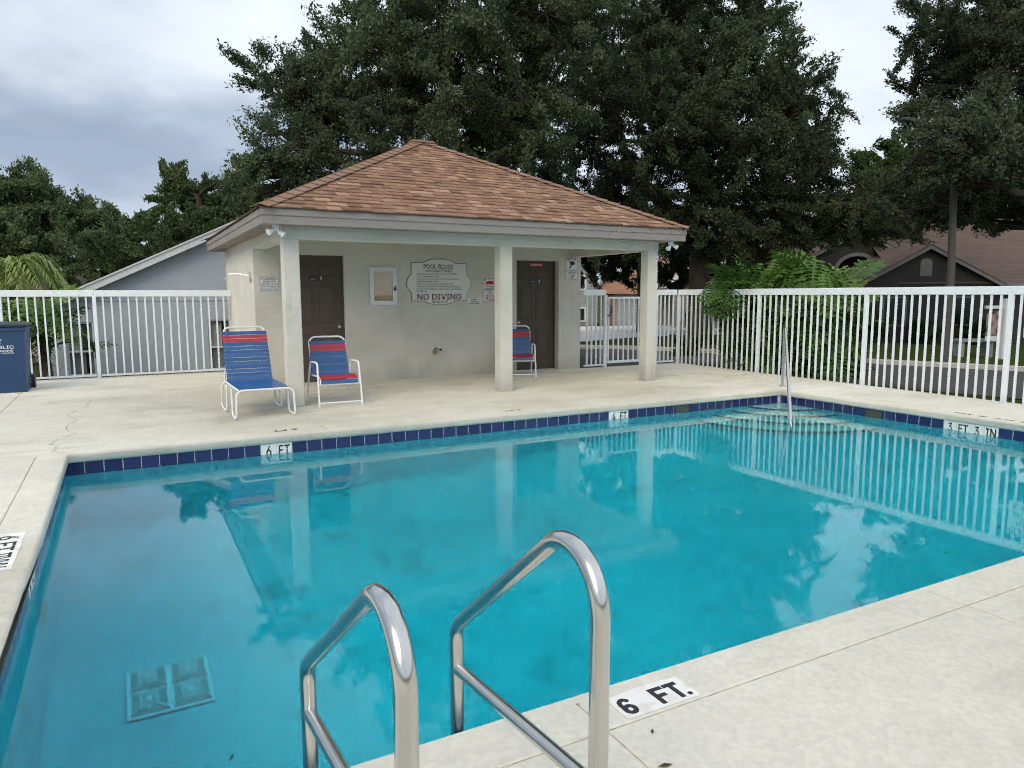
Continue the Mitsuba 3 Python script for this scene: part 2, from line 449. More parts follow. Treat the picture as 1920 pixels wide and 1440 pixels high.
# ------------------------------------------------------------------ pool deck in slabs, coping, basin, water
LIP = 0.055
deck_poly = Polygon([(DX0, DY0), (DX1, DY0), (DX1, 4.25), (8.5, 4.25), (8.5, DY1), (DX0, DY1)])
pool_open = sbox(0 - LIP, -5.617 - LIP, 9.332 + LIP, 0 + LIP)
deck_poly = deck_poly.difference(pool_open)
deck = struct('pool_deck', None, 'cream textured concrete pool deck')
cuts = [[(-8, 1.33), (12, 1.33)], [(-8, 3.9), (2.2, 3.9)], [(-8, 0.02), (-LIP, 0.02)], [(-0.25, 0.02), (-0.25, -5.86)], [(-8, -5.86), (12, -5.86)], [(-8, -2.8), (-LIP, -2.8)],
        [(2.41, LIP), (2.41, 1.33)], [(4.89, LIP), (4.89, 1.33)], [(7.37, LIP), (7.37, 1.33)], [(-2.9, 8), (-2.9, -5.86)], [(9.332 + LIP, -2.2), (12, -2.2)], [(9.332 + LIP, 0.02), (12, 0.02)],
        [(3.93, -5.617 - LIP), (3.93, -14)], [(1.87, -5.617 - LIP), (1.87, -14)], [(-0.25, -5.86), (-0.25, -14)], [(6.1, -5.617 - LIP), (6.1, -14)], [(8.3, -5.617 - LIP), (8.3, -14)],
        [(2.36, 1.33), (2.36, 1.79)], [(2.36, 1.79), (12, 1.79)], [(4.9, 1.79), (4.9, 4.3)], [(-8, -8.6), (12, -8.6)], [(9.6, 1.33), (9.6, 4.3)], [(-0.9, 8), (-0.9, 1.33)]]
joints = shapely.union_all([LineString(c).buffer(0.0030, cap_style=2) for c in cuts])
pieces = list(deck_poly.difference(joints).geoms)


def slab(poly):
    g = poly.buffer(0)
    if g.is_empty:
        return None
    g = max(getattr(g, 'geoms', [g]), key=lambda a: a.area)
    inner = g.buffer(-0.006, join_style=2)
    if inner.is_empty or inner.geom_type != 'Polygon' or len(inner.exterior.coords) != len(g.exterior.coords):
        return trimesh.creation.extrude_polygon(g, 0.09, engine='earcut').apply_translation((0, 0, -0.09))
    low = trimesh.creation.extrude_polygon(g, 0.086, engine='earcut')
    low.apply_translation((0, 0, -0.09))
    v, f = trimesh.creation.triangulate_polygon(inner, engine='earcut')
    top = trimesh.Trimesh(np.column_stack([v, 0 * v[:, 0]]), f, process=False)
    if top.face_normals[:, 2].mean() < 0:
        top.invert()
    ms = [low, top]
    a, b = shapely.geometry.polygon.orient(g), shapely.geometry.polygon.orient(inner)
    A, B = np.array(a.exterior.coords), np.array(b.exterior.coords)
    k = np.argmin(np.linalg.norm(B[:-1] - A[0], axis=1))
    B = np.vstack([np.roll(B[:-1], -k, axis=0), B[k]])
    n = len(A)
    vv = np.vstack([np.column_stack([A, np.full(n, -0.004)]), np.column_stack([B, np.zeros(n)])])
    ff = []
    for i in range(n - 1):
        ff += [(i, i + 1, n + i + 1), (i, n + i + 1, n + i)]
    ms.append(trimesh.Trimesh(vv, ff, process=False))
    return cat(ms)


for q in sorted(pieces, key=lambda a: -a.area):
    m = slab(q)
    if m is not None:
        part(deck, 'slab', P(m, 'deck_mat'))
base = trimesh.creation.extrude_polygon(deck_poly.buffer(-0.01), 0.2, engine='earcut')
base.apply_translation((0, 0, -0.212))
part(deck, 'slab_base', P(base, 'deck_mat'))


def ribbon(pts, w, z):
    pts = np.array(pts, float)
    vs, fs = [], []
    for i, pnt in enumerate(pts):
        d = pts[min(i + 1, len(pts) - 1)] - pts[max(i - 1, 0)]
        d /= np.linalg.norm(d)
        nn = np.array([-d[1], d[0]]) * w * (0.4 + 0.9 * random.random())
        vs += [(*(pnt - nn), z), (*(pnt + nn), z)]
        if i:
            k = 2 * i
            fs += [(k - 2, k, k - 1), (k - 1, k, k + 1)]
    m = trimesh.Trimesh(vs, fs, process=False)
    if m.face_normals[:, 2].mean() < 0:
        m.invert()
    return m


random.seed(5)
cr = [(-0.02, 0.07)]
tgt = [(-0.14, 0.20), (-0.10, 0.45), (-0.19, 0.62), (-0.12, 0.9), (0.02, 1.12), (-0.08, 1.33), (-0.10, 1.75), (-0.02, 2.1), (-0.16, 2.6), (0.02, 3.2), (0.06, 3.9)]
for t in tgt:
    a = np.array(cr[-1])
    for k in range(1, 6):
        cr.append(tuple(a + (np.array(t) - a) * k / 5 + np.array([random.uniform(-.018, .018), random.uniform(-.012, .012)]) * (k < 5)))
part(deck, 'crack', P(ribbon(cr, 0.0032, 0.0015), 'crack_mat'), label='thin branching crack in the deck beyond the far left pool corner')

# coping: the rounded cantilever edge, flush with the slabs
prof = [(LIP + 0.009, 0.0006)]
for k in range(0, 9):
    a = PI / 2 * k / 8
    prof.append((0.028 - 0.028 * math.sin(a), -0.028 + 0.028 * math.cos(a)))
prof += [(0.0, -0.072), (0.006, -0.082), (0.03, -0.083), (LIP - 0.001, -0.083)]     # (distance outward from the lip, z)
cs = [(0, 0, -1, 1), (9.332, 0, 1, 1), (9.332, -5.617, 1, -1), (0, -5.617, -1, -1)]
cv, cf = [], []
n = len(prof)
for x, y, sx, sy in cs:
    cv += [(x + sx * d, y + sy * d, z) for d, z in prof]
for i in range(4):
    j = (i + 1) % 4
    for k in range(n - 1):
        cf += [(i * n + k, j * n + k, j * n + k + 1), (i * n + k, j * n + k + 1, i * n + k + 1)]
cm = trimesh.Trimesh(cv, cf, process=False)
trimesh.repair.fix_normals(cm)
if np.mean(cm.face_normals[np.abs(cm.face_normals[:, 2]) > 0.5][:, 2] * np.sign(cm.triangles_center[np.abs(cm.face_normals[:, 2]) > 0.5][:, 2] + 0.04)) < 0:
    cm.invert()
struct('pool_coping', P(cm, 'coping_mat', 40), 'rounded cream concrete edge of the pool')

basin = struct('pool_basin', None, 'turquoise plaster shell of the swimming pool')


def floor_z(x):
    return np.interp(x, [PX0, 1.2, 3.2, 5.9, 8.0, PX1], [-2.03, -2.02, -1.88, -1.45, -1.27, -1.24])


fx = np.linspace(PX0, PX1, 40)
ms = []
for a, b in zip(fx[:-1], fx[1:]):
    za, zb = floor_z(a), floor_z(b)
    ms.append(trimesh.Trimesh([(a, PY0, za), (b, PY0, zb), (b, PY1, zb), (a, PY1, za)], [(0, 1, 2), (0, 2, 3)], process=False))
    for yy, fl in ((PY0, 1), (PY1, 0)):
        w = trimesh.Trimesh([(a, yy, za), (b, yy, zb), (b, yy, -0.0835), (a, yy, -0.0835)], [(0, 1, 2), (0, 2, 3)], process=False)
        if fl:
            w.invert()
        ms.append(w)
for xx, fl in ((PX0, 0), (PX1, 1)):
    zz = floor_z(xx)
    w = trimesh.Trimesh([(xx, PY0, zz), (xx, PY1, zz), (xx, PY1, -0.0835), (xx, PY0, -0.0835)], [(0, 1, 2), (0, 2, 3)], process=False)
    if fl:
        w.invert()
    ms.append(w)
part(basin, 'shell', P(cat(ms), 'plaster_mat'))
# quarter-round entry steps in the far right corner
for k, (R, z) in enumerate([(0.70, -0.30), (1.02, -0.52), (1.34, -0.76), (1.66, -1.01)]):
    th = np.linspace(PI, 1.5 * PI, 33)
    arc = [(PX1 + R * math.cos(t), PY1 + R * math.sin(t)) for t in th]
    zb = -1.26 if k == 3 else [-0.30, -0.52, -0.76, -1.01][k + 1]
    m = trimesh.creation.extrude_polygon(Polygon(arc + [(PX1, PY1)]), z - zb, engine='earcut')
    m.apply_translation((0, 0, zb))
    part(basin, 'step', P(m, 'step_plaster'))
    arc2 = [(PX1 + (R + 0.004) * math.cos(t), PY1 + (R + 0.004) * math.sin(t)) for t in th]
    arc3 = [(PX1 + (R - 0.060) * math.cos(t), PY1 + (R - 0.060) * math.sin(t)) for t in th[::-1]]
    m = trimesh.creation.extrude_polygon(Polygon(arc2 + arc3), 0.045, engine='earcut')
    m.apply_translation((0, 0, z - 0.041))
    part(basin, 'step_trim', P(m, 'step_trim'))
# waterline tiles, one by one, with recessed joints
PT, TZ0, TZ1 = 0.1580, -0.242, -0.091
tile0 = cbox(-0.0762, 0.0762, -0.004, 0.004, TZ0, TZ1, 0.0018)
tA, tB, tW = P(tile0, 'tile_navy'), P(tile0, 'tile_navy_b'), P(tile0, 'tile_white')
rng = random.Random(3)
skim_far = (7.29, 7.53)
skim_right = (-1.60, -1.39)
white_far = {11: '6', 12: 'FT', 39: '4', 40: 'FT'}
wall_text = []


def wall_tile(s, wall, white=None):
    """s: distance along the wall of the tile's middle"""
    c, rz, r = {'far': ((s, PY1, 0), 0, X), 'right': ((PX1, s, 0), 90, -Y), 'left': ((PX0, s, 0), 90, Y), 'near': ((s, PY0, 0), 0, -X)}[wall]
    part(basin, 'tile', tW if white else (tA if rng.random() < 0.6 else tB), T().translate(c).rotate([0, 0, 1], rz))
    if white:
        nrm = np.cross(r, Z)
        o = np.array(c, float) + nrm * 0.0042 + Z * (-0.212)
        w = {1: 0.052, 2: 0.115}[len(white)]
        wall_text.append(text(white, 0.098, o - np.asarray(r) * 0.0, r, Z, width=w, align='c', depth=0.0008))


k = 0
x = -0.035 + PT / 2
while x < PX1 - 0.03:
    if not (skim_far[0] - 0.06 < x < skim_far[1] + 0.06):
        wall_tile(x, 'far', white_far.get(k))
    else:
        pass
    x += PT
    k += 1
y, k = PY1 - 0.07, 0
while y > PY0 + 0.05:
    w = {2: '3', 3: 'FT', 4: '3', 5: 'IN'}.get(k - 14)
    if not (skim_right[0] - 0.05 < y < skim_right[1] + 0.05):
        wall_tile(y, 'right', w)
    y -= PT
    k += 1
y, k = PY1 - 0.07, 0
while y > PY0 + 0.05:
    wall_tile(y, 'left', {18: 'FT', 19: '6'}.get(k))
    y -= PT
    k += 1
x = -0.03 + PT / 2
while x < PX1 - 0.03:
    wall_tile(x, 'near')
    x += PT
part(basin, 'depth_marking', P(cat(wall_text), 'ink_black'), label='black 6 FT, 4 FT and 3 FT 3 IN lettering on white tiles')
gr = []
for yy in (PY1, PY0):
    gr.append(box(PX0, PX1, yy - 0.0022, yy + 0.0022, -0.25, -0.0842))
for xx in (PX0, PX1):
    gr.append(box(xx - 0.0022, xx + 0.0022, PY0 + 0.003, PY1 - 0.003, -0.25, -0.0842))
part(basin, 'grout', P(cat(gr), 'grout'))
# skimmer mouths: a recessed dark opening with a pale frame
for nm, o, r in (('far', np.array([7.391, PY1, -0.165]), X), ('right', np.array([PX1, -1.546, -0.165]), -Y)):
    nrm = np.cross(r, Z)
    t = thing('pool_skimmer', 'dark skimmer opening in the tiles of the ' + ('far pool wall' if nm == 'far' else 'right pool wall'), 'skimmer')
    outer = Polygon([(-0.157, -0.075), (0.157, -0.075), (0.157, 0.073), (-0.157, 0.073)])
    inner = Polygon([(-0.118, -0.060), (0.118, -0.060), (0.118, 0.060), (-0.118, 0.060)])
    part(t, 'frame', P(prism(outer.difference(inner), 0.012, o - nrm * 0.004, r, Z, nrm), 'tile_navy'))
    part(t, 'throat', P(prism(inner, 0.003, o + nrm * 0.0035, r, Z, nrm), 'skimmer_dark'))
# water surface with very faint ripples
wx, wy = np.linspace(PX0 + 0.0005, PX1 - 0.0005, 260), np.linspace(PY0 + 0.0005, PY1 - 0.0005, 170)
WX, WY = np.meshgrid(wx, wy, indexing='ij')
pts = np.stack([WX, WY, 0 * WX], -1)
hh = 0.00028 * (meshkit.fbm(pts * np.array([1.5, 1.9, 1]), 3, 2) - 0.5) + 0.00009 * (meshkit.noise(pts * np.array([5.0, 6.0, 1]), 9) - 0.5)
wv = np.stack([WX, WY, WL + hh], -1).reshape(-1, 3)
ii, jj = np.meshgrid(np.arange(259), np.arange(169), indexing='ij')
a = (ii * 170 + jj).ravel()
wf = np.vstack([np.column_stack([a, a + 170, a + 171]), np.column_stack([a, a + 171, a + 1])])
# normals point up: the outside (above) is air
scene['water_volume'] = {'type': 'homogeneous', 'albedo': 0.0, 'sigma_t': {'type': 'rgb', 'value': [0.50, 0.045, 0.018]}}
mat('water_mat', {'type': 'roughdielectric', 'distribution': 'beckmann', 'alpha': 0.0008, 'int_ior': 1.333, 'ext_ior': 1.0})
struct('pool_water', P(trimesh.Trimesh(wv, wf, process=False), 'water_mat', True, interior={'type': 'ref', 'id': 'water_volume'}), 'still clear turquoise swimming pool water')

# main drain on the deep floor
t = thing('main_drain', 'square four part drain cover on the deep pool floor', 'drain')
gx0, gx1, gy0, gy1, gzf = 0.405, 0.885, -3.09, -2.605, -2.015
part(t, 'sump', P(box(gx0, gx1, gy0, gy1, gzf - 0.02, gzf + 0.006), 'drain_dark'))
fr = []
for a, b in ((gx0, gx0 + 0.012), (gx1 - 0.012, gx1), ((gx0 + gx1) / 2 - 0.011, (gx0 + gx1) / 2 + 0.011)):
    fr.append(box(a - 0.004, b + 0.004, gy0, gy1, gzf, gzf + 0.025))
for a, b in ((gy0, gy0 + 0.012), (gy1 - 0.012, gy1), ((gy0 + gy1) / 2 - 0.008, (gy0 + gy1) / 2 + 0.008)):
    for c, d in ((gx0 + 0.0125, (gx0 + gx1) / 2 - 0.0115), ((gx0 + gx1) / 2 + 0.0115, gx1 - 0.0125)):
        fr.append(box(c, d, a, b, gzf, gzf + 0.024))
part(t, 'frame', P(cat(fr), 'drain_light'))
for qx in (gx0 + 0.014, (gx0 + gx1) / 2 + 0.013):
    for qy in (gy0 + 0.014, (gy0 + gy1) / 2 + 0.010):
        w, h = 0.211, 0.217
        sidep = [Polygon([(0.004, 0.03), (0.055, 0.085), (0.055, h - 0.008), (0.004, h - 0.008)]), Polygon([(w - 0.004, 0.03), (w - 0.055, 0.085), (w - 0.055, h - 0.008), (w - 0.004, h - 0.008)])]
        pm = part(t, 'cover', P(cat([trimesh.creation.extrude_polygon(s, 0.010, engine='earcut').apply_translation((qx, qy, gzf + 0.008)) for s in sidep]), 'drain_mid'))
        bars = []
        for s in sidep:
            for e in (s.exterior,):
                c = list(e.coords)
                for a, b in zip(c[:-1], c[1:]):
                    bars.append(sweep([(qx + a[0], qy + a[1], gzf + 0.02), (qx + b[0], qy + b[1], gzf + 0.02)], 0.0035, 4))
        for k in range(19):
            xx = 0.012 + k * (w - 0.024) / 18
            y0 = 0.008
            y1 = 0.082 if 0.05 < xx < w - 0.05 else 0.012 + 0.07 * min(xx, w - xx) / 0.055
            bars.append(box(qx + xx - 0.0022, qx + xx + 0.0022, qy + y0, qy + y1, gzf + 0.008, gzf + 0.02))
        for k in range(10):
            xx = 0.058 + k * (w - 0.116) / 9
            bars.append(box(qx + xx - 0.0027, qx + xx + 0.0027, qy + 0.086, qy + h - 0.008, gzf + 0.008, gzf + 0.02))
        for yy in (0.083, 0.115, 0.15, 0.185, h - 0.008):
            bars.append(box(qx + 0.055, qx + w - 0.055, qy + yy - 0.002, qy + yy + 0.002, gzf + 0.008, gzf + 0.021))
        part(t, 'grille', P(cat(bars), 'drain_light'))
        c = trimesh.creation.cylinder(0.02, 0.012, sections=20)
        c.apply_translation((qx + w / 2, qy + 0.148, gzf + 0.02))
        part(t, 'cap', P(c, 'drain_light'))
# pool light on the left wall
t = thing('pool_light', 'round underwater light on the left pool wall', 'pool light')
ring = trimesh.creation.annulus(0.115, 0.14, 0.03, sections=32)
part(t, 'ring', P(placed(ring, frame4((PX0 + 0.016, -2.70, -0.86), Y, Z, X)), 'chrome', 40))
dsk = trimesh.creation.cylinder(0.113, 0.02, sections=32)
part(t, 'lens', P(placed(dsk, frame4((PX0 + 0.011, -2.70, -0.86), Y, Z, X)), 'drain_mid', 40))

# ------------------------------------------------------------------ painted depth markings on the deck
t = thing('depth_marking', 'near deck 6 FT. marking, dark letters on a white patch beside the right ladder rail', 'depth marking')
patch = Polygon([(1.975, -5.842), (2.29, -5.842), (2.29, -5.712), (2.12, -5.705), (1.975, -5.715)]).buffer(-0.006).buffer(0.012)
m = trimesh.creation.extrude_polygon(patch, 0.0012, engine='earcut')
m.apply_translation((0, 0, 0.0015))
part(t, 'patch', P(m, 'road_white'))
bx0, by0 = 1.985, -5.833
six = shapely.affinity.scale(shapely.geometry.Point(bx0 + 0.028, by0 + 0.031).buffer(1, 24), 0.0185, 0.0205).exterior.buffer(0.0095).union(
    LineString([(bx0 + 0.0095, by0 + 0.036), (bx0 + 0.0095, by0 + 0.066), (bx0 + 0.014, by0 + 0.082), (bx0 + 0.028, by0 + 0.0915), (bx0 + 0.040, by0 + 0.088), (bx0 + 0.0455, by0 + 0.081)]).buffer(0.0090))
eff = sbox(2.135, by0, 2.155, by0 + 0.101).union(sbox(2.135, by0 + 0.081, 2.196, by0 + 0.101)).union(sbox(2.135, by0 + 0.040, 2.188, by0 + 0.059))
tee = sbox(2.201, by0 + 0.081, 2.263, by0 + 0.101).union(sbox(2.222, by0, 2.242, by0 + 0.101))
dot = shapely.geometry.Point(2.268, by0 + 0.011).buffer(0.010)
L = [trimesh.creation.extrude_polygon(q, 0.001, engine='earcut').apply_translation((0, 0, 0.0028)) for q in (six, eff, tee, dot)]
part(t, 'lettering', P(cat(L), 'ink_black'))
t = thing('depth_marking', 'white 6 FT sticker on the left deck, letters facing the pool edge', 'depth marking')
m = box(-0.32, -0.085, -3.16, -2.46, 0.0015, 0.0027)
part(t, 'patch', P(m, 'road_white'))
part(t, 'lettering', P(cat([text('6 FT', 0.10, (-0.215, -2.52, 0.0028), -Y, X, width=0.30, depth=0.001), text('IIVVV', 0.10, (-0.215, -2.86, 0.0028), -Y, X, width=0.26, depth=0.001)]), 'ink_black'))
t = thing('depth_marking', 'worn black 6 FT marking on the far deck in front of the lounge chair', 'depth marking')
part(t, 'lettering', P(cat([text('6 FT', 0.075, (2.13, 0.285, 0.0015), -X, -Y, width=0.26, depth=0.001)]), 'ink_black'))
t = thing('depth_marking', 'worn black 4 FT marking on the far deck in front of the middle column', 'depth marking')
part(t, 'lettering', P(cat([text('4 FT', 0.05, (4.92, 0.27, 0.0015), -X, -Y, width=0.26, depth=0.001)]), 'crack_mat'))
t = thing('depth_marking', 'worn 3 FT 3 IN marking on the deck at the right pool edge', 'depth marking')
part(t, 'lettering', P(cat([text('3 FT 3 IN', 0.06, (9.50, -3.40, 0.0015), Y, -X, width=0.85, depth=0.001)]), 'crack_mat'))

# ------------------------------------------------------------------ stainless ladder and handrail
t = thing('pool_ladder', 'stainless steel pool ladder with two tall handrails in the foreground', 'pool ladder')
RT = 0.0242
legs = []
for x, yp, yl, zt, zb, zc0, zc1 in ((1.463, -6.382, -5.54, 0.985, 0.327, 0.176, 0.262), (0.957, -6.455, -5.553, 0.952, 0.322, 0.168, 0.272)):
    k = part(t, 'handrail', P(tube([(x, yp, -0.05), (x, yp, zt), (x, yl, zb), (x, yl, -1.35)], RT, [0, 0.137, 0.10, 0], 24, 14), 'steel', 60))
    part(t, 'crossbar', P(tube([(x, yl - 0.01, zc0), (x, yp + 0.01, zc1)], 0.0205, 0, 20), 'steel', 60))
    fl = trimesh.creation.cylinder(0.05, 0.012, sections=28)
    fl.apply_translation((x, yp, 0.006))
    part(t, 'escutcheon', P(fl, 'steel', 40))
for z in (-0.55, -0.85, -1.15):
    part(t, 'tread', P(cbox(0.985, 1.435, -5.59, -5.51, z - 0.015, z + 0.015, 0.006), 'drain_light'))
t = thing('grab_rail', 'slim stainless handrail over the corner entry steps', 'handrail')
dg = np.array([-1.415, -1.395, 0])
s0 = np.array([9.665, 0.277, 0])
part(t, 'rail', P(tube([s0 - Z * 0.05, s0 + Z * 1.02, s0 + dg + Z * -0.19, s0 + dg * 1.18 + Z * -0.60], RT, [0, 0.13, 0, 0], 20, 10), 'steel', 60))
fl = trimesh.creation.cylinder(0.055, 0.014, sections=28)
fl.apply_translation(s0 + Z * 0.007)
part(t, 'escutcheon', P(fl, 'steel', 40))

# ------------------------------------------------------------------ pool house
BX0, BX1, BYF, BYB = 2.36, 8.47, 4.25, 7.55
CY = 1.88
house = thing('pool_house', 'cream stucco pool house with brown hip roof and open porch', 'pool house')
WT = 2.33
front = Polygon([(BX0, 0), (2.88, 0), (2.88, 2.10), (3.80, 2.10), (3.80, 0), (7.04, 0), (7.04, 2.095), (7.965, 2.095), (7.965, 0), (BX1, 0), (BX1, WT), (BX0, WT)])
part(house, 'front_wall', P(prism(front, 0.2, (0, BYF + 0.2, 0), X, Z, -Y), 'stucco'))
part(house, 'side_wall', P(box(BX0, BX0 + 0.2, BYF + 0.2, BYB, 0, WT), 'stucco'))
part(house, 'side_wall', P(box(BX1 - 0.2, BX1, BYF + 0.2, BYB, 0, WT), 'stucco'))
part(house, 'back_wall', P(box(BX0 + 0.2, BX1 - 0.2, BYB - 0.2, BYB, 0, WT), 'stucco'))
for x0 in (2.368, 5.478, 8.228):
    a = cbox(x0, x0 + 0.2, CY, CY + 0.2, -0.002, 2.172, 0.007)
    a.vertices[:, 0] = x0 + 0.1 + (a.vertices[:, 0] - x0 - 0.1) * (1.03 - 0.03 * a.vertices[:, 2] / 2.2)
    part(house, 'column', P(a, 'stucco'))
part(house, 'porch_beam', P(cbox(BX0, 8.435, CY - 0.004, CY + 0.205, 2.172, WT, 0.006), 'stucco'))
part(house, 'porch_beam', P(box(BX0, BX0 + 0.2, CY + 0.205, BYF, 2.172, WT), 'stucco'))
part(house, 'porch_beam', P(box(8.232, 8.432, CY + 0.205, BYF, 2.172, WT), 'stucco'))
part(house, 'ceiling', P(box(BX0 + 0.2, 8.232, CY + 0.205, BYF, WT - 0.012, WT + 0.01), 'ceiling_mat'))
EX0, EX1, EY0, EY1, EZ0, EZ1 = 2.06, 8.75, 1.55, 7.90, 2.318, 2.515
sof = sbox(EX0 + 0.02, EY0 + 0.02, EX1 - 0.02, EY1 - 0.02)
part(house, 'soffit', P(prism(sof.difference(sbox(BX0 + 0.2, CY + 0.2, 8.24, BYF)), 0.012, (0, 0, WT), X, Y, Z), 'soffit_mat'))
strips = []
for k in range(26):
    yy = EY0 + 0.1 + k * 0.24
    strips.append(box(EX0 + 0.022, BX0 - 0.002, yy, yy + 0.006, WT - 0.004, WT + 0.002))
part(house, 'soffit_joints', P(cat(strips), 'fascia_mat'), kind='stuff')


def ringboard(x0, x1, y0, y1, z0, z1, th):
    return cat([box(x0, x1, y0, y0 + th, z0, z1), box(x0, x1, y1 - th, y1, z0, z1), box(x0, x0 + th, y0 + th, y1 - th, z0, z1), box(x1 - th, x1, y0 + th, y1 - th, z0, z1)])


part(house, 'fascia', P(ringboard(EX0 + 0.012, EX1 - 0.012, EY0 + 0.012, EY1 - 0.012, EZ0, 2.43, 0.03), 'fascia_mat'))
part(house, 'fascia', P(ringboard(EX0, EX1, EY0, EY1, 2.423, EZ1, 0.035), 'fascia_mat'))
RX0, RX1, RY, RZ = 5.28, 5.48, 4.72, 4.125
ev = np.array([(EX0 - .015, EY0 - .015, EZ1), (EX1 + .015, EY0 - .015, EZ1), (EX1 + .015, EY1 + .015, EZ1), (EX0 - .015, EY1 + .015, EZ1)])
ra, rb = np.array([RX0, RY, RZ]), np.array([RX1, RY, RZ])
roof = house + '__roof'
used.add(roof)
rv = np.vstack([ev, ra, rb]) - np.array([0, 0, 0.012])
scene[roof] = P(trimesh.Trimesh(rv, [(0, 1, 5), (0, 5, 4), (1, 2, 5), (2, 3, 4), (2, 4, 5), (3, 0, 4)], process=False), 'cap_mat')
rng = random.Random(11)


def slope(e0, e1, r0, r1, rows):
    """courses of one slope: yields (left, right, upward unit, normal, row height) of each row"""
    up0, up1 = r0 - e0, r1 - e1
    h = (e1 - e0) / np.linalg.norm(e1 - e0)
    q = up0 - h * (up0 @ h)
    L_ = np.linalg.norm(q)
    q = q / L_
    nrm = np.cross(h, q)
    for k in range(rows):
        a, b = e0 + up0 * k / rows, e1 + up1 * k / rows
        yield k, a, b, h, q, nrm, L_ / rows


wedge = trimesh.Trimesh(np.array([(0, 0, 0), (1, 0, 0), (1, 1, 0), (0, 1, 0), (0, 0, 1), (1, 0, 1), (1, 1, .25), (0, 1, .25)], float),
                        [(0, 2, 1), (0, 3, 2), (4, 5, 6), (4, 6, 7), (0, 1, 5), (0, 5, 4), (1, 2, 6), (1, 6, 5), (2, 3, 7), (2, 7, 6), (3, 0, 4), (3, 4, 7)], process=False)
WP = [P(wedge, s) for s in SH]
ROWS = 26
cnt = 0
rest = [[] for _ in SH]
for k, a, b, h, q, nrm, rh in slope(ev[0], ev[1], ra, rb, ROWS):
    Lr = np.linalg.norm(b - a)
    s, end = 0.150, Lr - 0.150
    while s < end - 0.02:
        w = rng.uniform(0.11, 0.22)
        if s + w > end - 0.1:
            w = end - s
        th = rng.choice([0.012, 0.016, 0.022])
        drop = rng.choice([0, 0, 0, 0.008, 0.015])
        m = np.eye(4)
        m[:3, 0], m[:3, 1], m[:3, 2], m[:3, 3] = h * (w - 0.003), q * (rh * 1.12), nrm * th, a + h * s - q * (drop + 0.006) + nrm * 0.001
        idx = rng.choices(range(6), [5, 5, 4, 4, 5, 3])[0]
        if cnt < 300:
            part(roof, 'shingle', WP[idx], T(m))
        else:
            rest[idx].append(placed(wedge, m))
        cnt += 1
        s += w
for i, o in enumerate(rest):
    if o:
        part(roof, 'upper_shingles', P(cat(o), SH[i]), kind='stuff')
oth = [[] for _ in range(3)]
for e0, e1, r0, r1 in ((ev[1], ev[2], rb, rb), (ev[2], ev[3], rb, ra), (ev[3], ev[0], ra, ra)):
    for k, a, b, h, q, nrm, rh in slope(e0, e1, r0, r1, ROWS):
        Lr, s = np.linalg.norm(b - a) - 0.15, 0.15
        while s < Lr - 0.02:
            w = min(rng.uniform(0.25, 0.5), Lr - s)
            m = np.eye(4)
            m[:3, 0], m[:3, 1], m[:3, 2], m[:3, 3] = h * (w - 0.004), q * rh * 1.1, nrm * rng.choice([.008, .011]), a + h * s - q * 0.006 + nrm * 0.001
            oth[rng.randrange(3)].append(placed(wedge, m))
            s += w
for i, o in enumerate(oth):
    part(roof, 'side_shingles', P(cat(o), SH[(0, 1, 4)[i]]), kind='stuff')
# hip caps
CAPM = [P(m, 'cap_mat') for m in ()]
for ci, (e, r, n1, n2) in enumerate(((ev[0], ra, 0, 3), (ev[1], rb, 0, 1), (ev[2], rb, 2, 1), (ev[3], ra, 2, 3))):
    d = (r - e)
    Lh = np.linalg.norm(d)
    d = d / Lh
    side = np.cross(d, Z)
    side /= np.linalg.norm(side)
    upn = np.cross(side, d)
    N = 24 if ci < 2 else 12
    for k in range(N):
        l0, l1 = Lh * k / N, Lh * (k + 1.12) / N
        z0, z1 = 0.042, 0.027
        pts_ = []
        for l, zz in ((l0, z0), (min(l1, Lh + 0.06), z1)):
            c = e + d * l + upn * zz
            for sgn in (-1, 0, 1):
                w = 0.135
                pts_.append(c + side * (w * sgn) - upn * (abs(sgn) * w * 0.31))
        pts_ = np.array(pts_)
        low = pts_ - upn * 0.010
        V = np.vstack([pts_, low])
        Fc = [(0, 1, 4), (0, 4, 3), (1, 2, 5), (1, 5, 4), (6, 10, 7), (6, 9, 10), (7, 11, 8), (7, 10, 11), (0, 6, 7), (0, 7, 1), (1, 7, 8), (1, 8, 2), (0, 3, 9), (0, 9, 6), (2, 8, 11), (2, 11, 5), (3, 4, 10), (3, 10, 9), (4, 5, 11), (4, 11, 10)]
        m = trimesh.Trimesh(V, Fc, process=False)
        trimesh.repair.fix_normals(m)
        part(roof, 'hip_cap', P(m, 'cap_mat' if rng.random() < 0.6 else SH[4]))
m = cbox(RX0 - 0.12, RX1 + 0.12, RY - 0.13, RY + 0.13, RZ - 0.03, RZ + 0.032, 0.028)
part(roof, 'ridge_cap', P(m, 'cap_mat'))

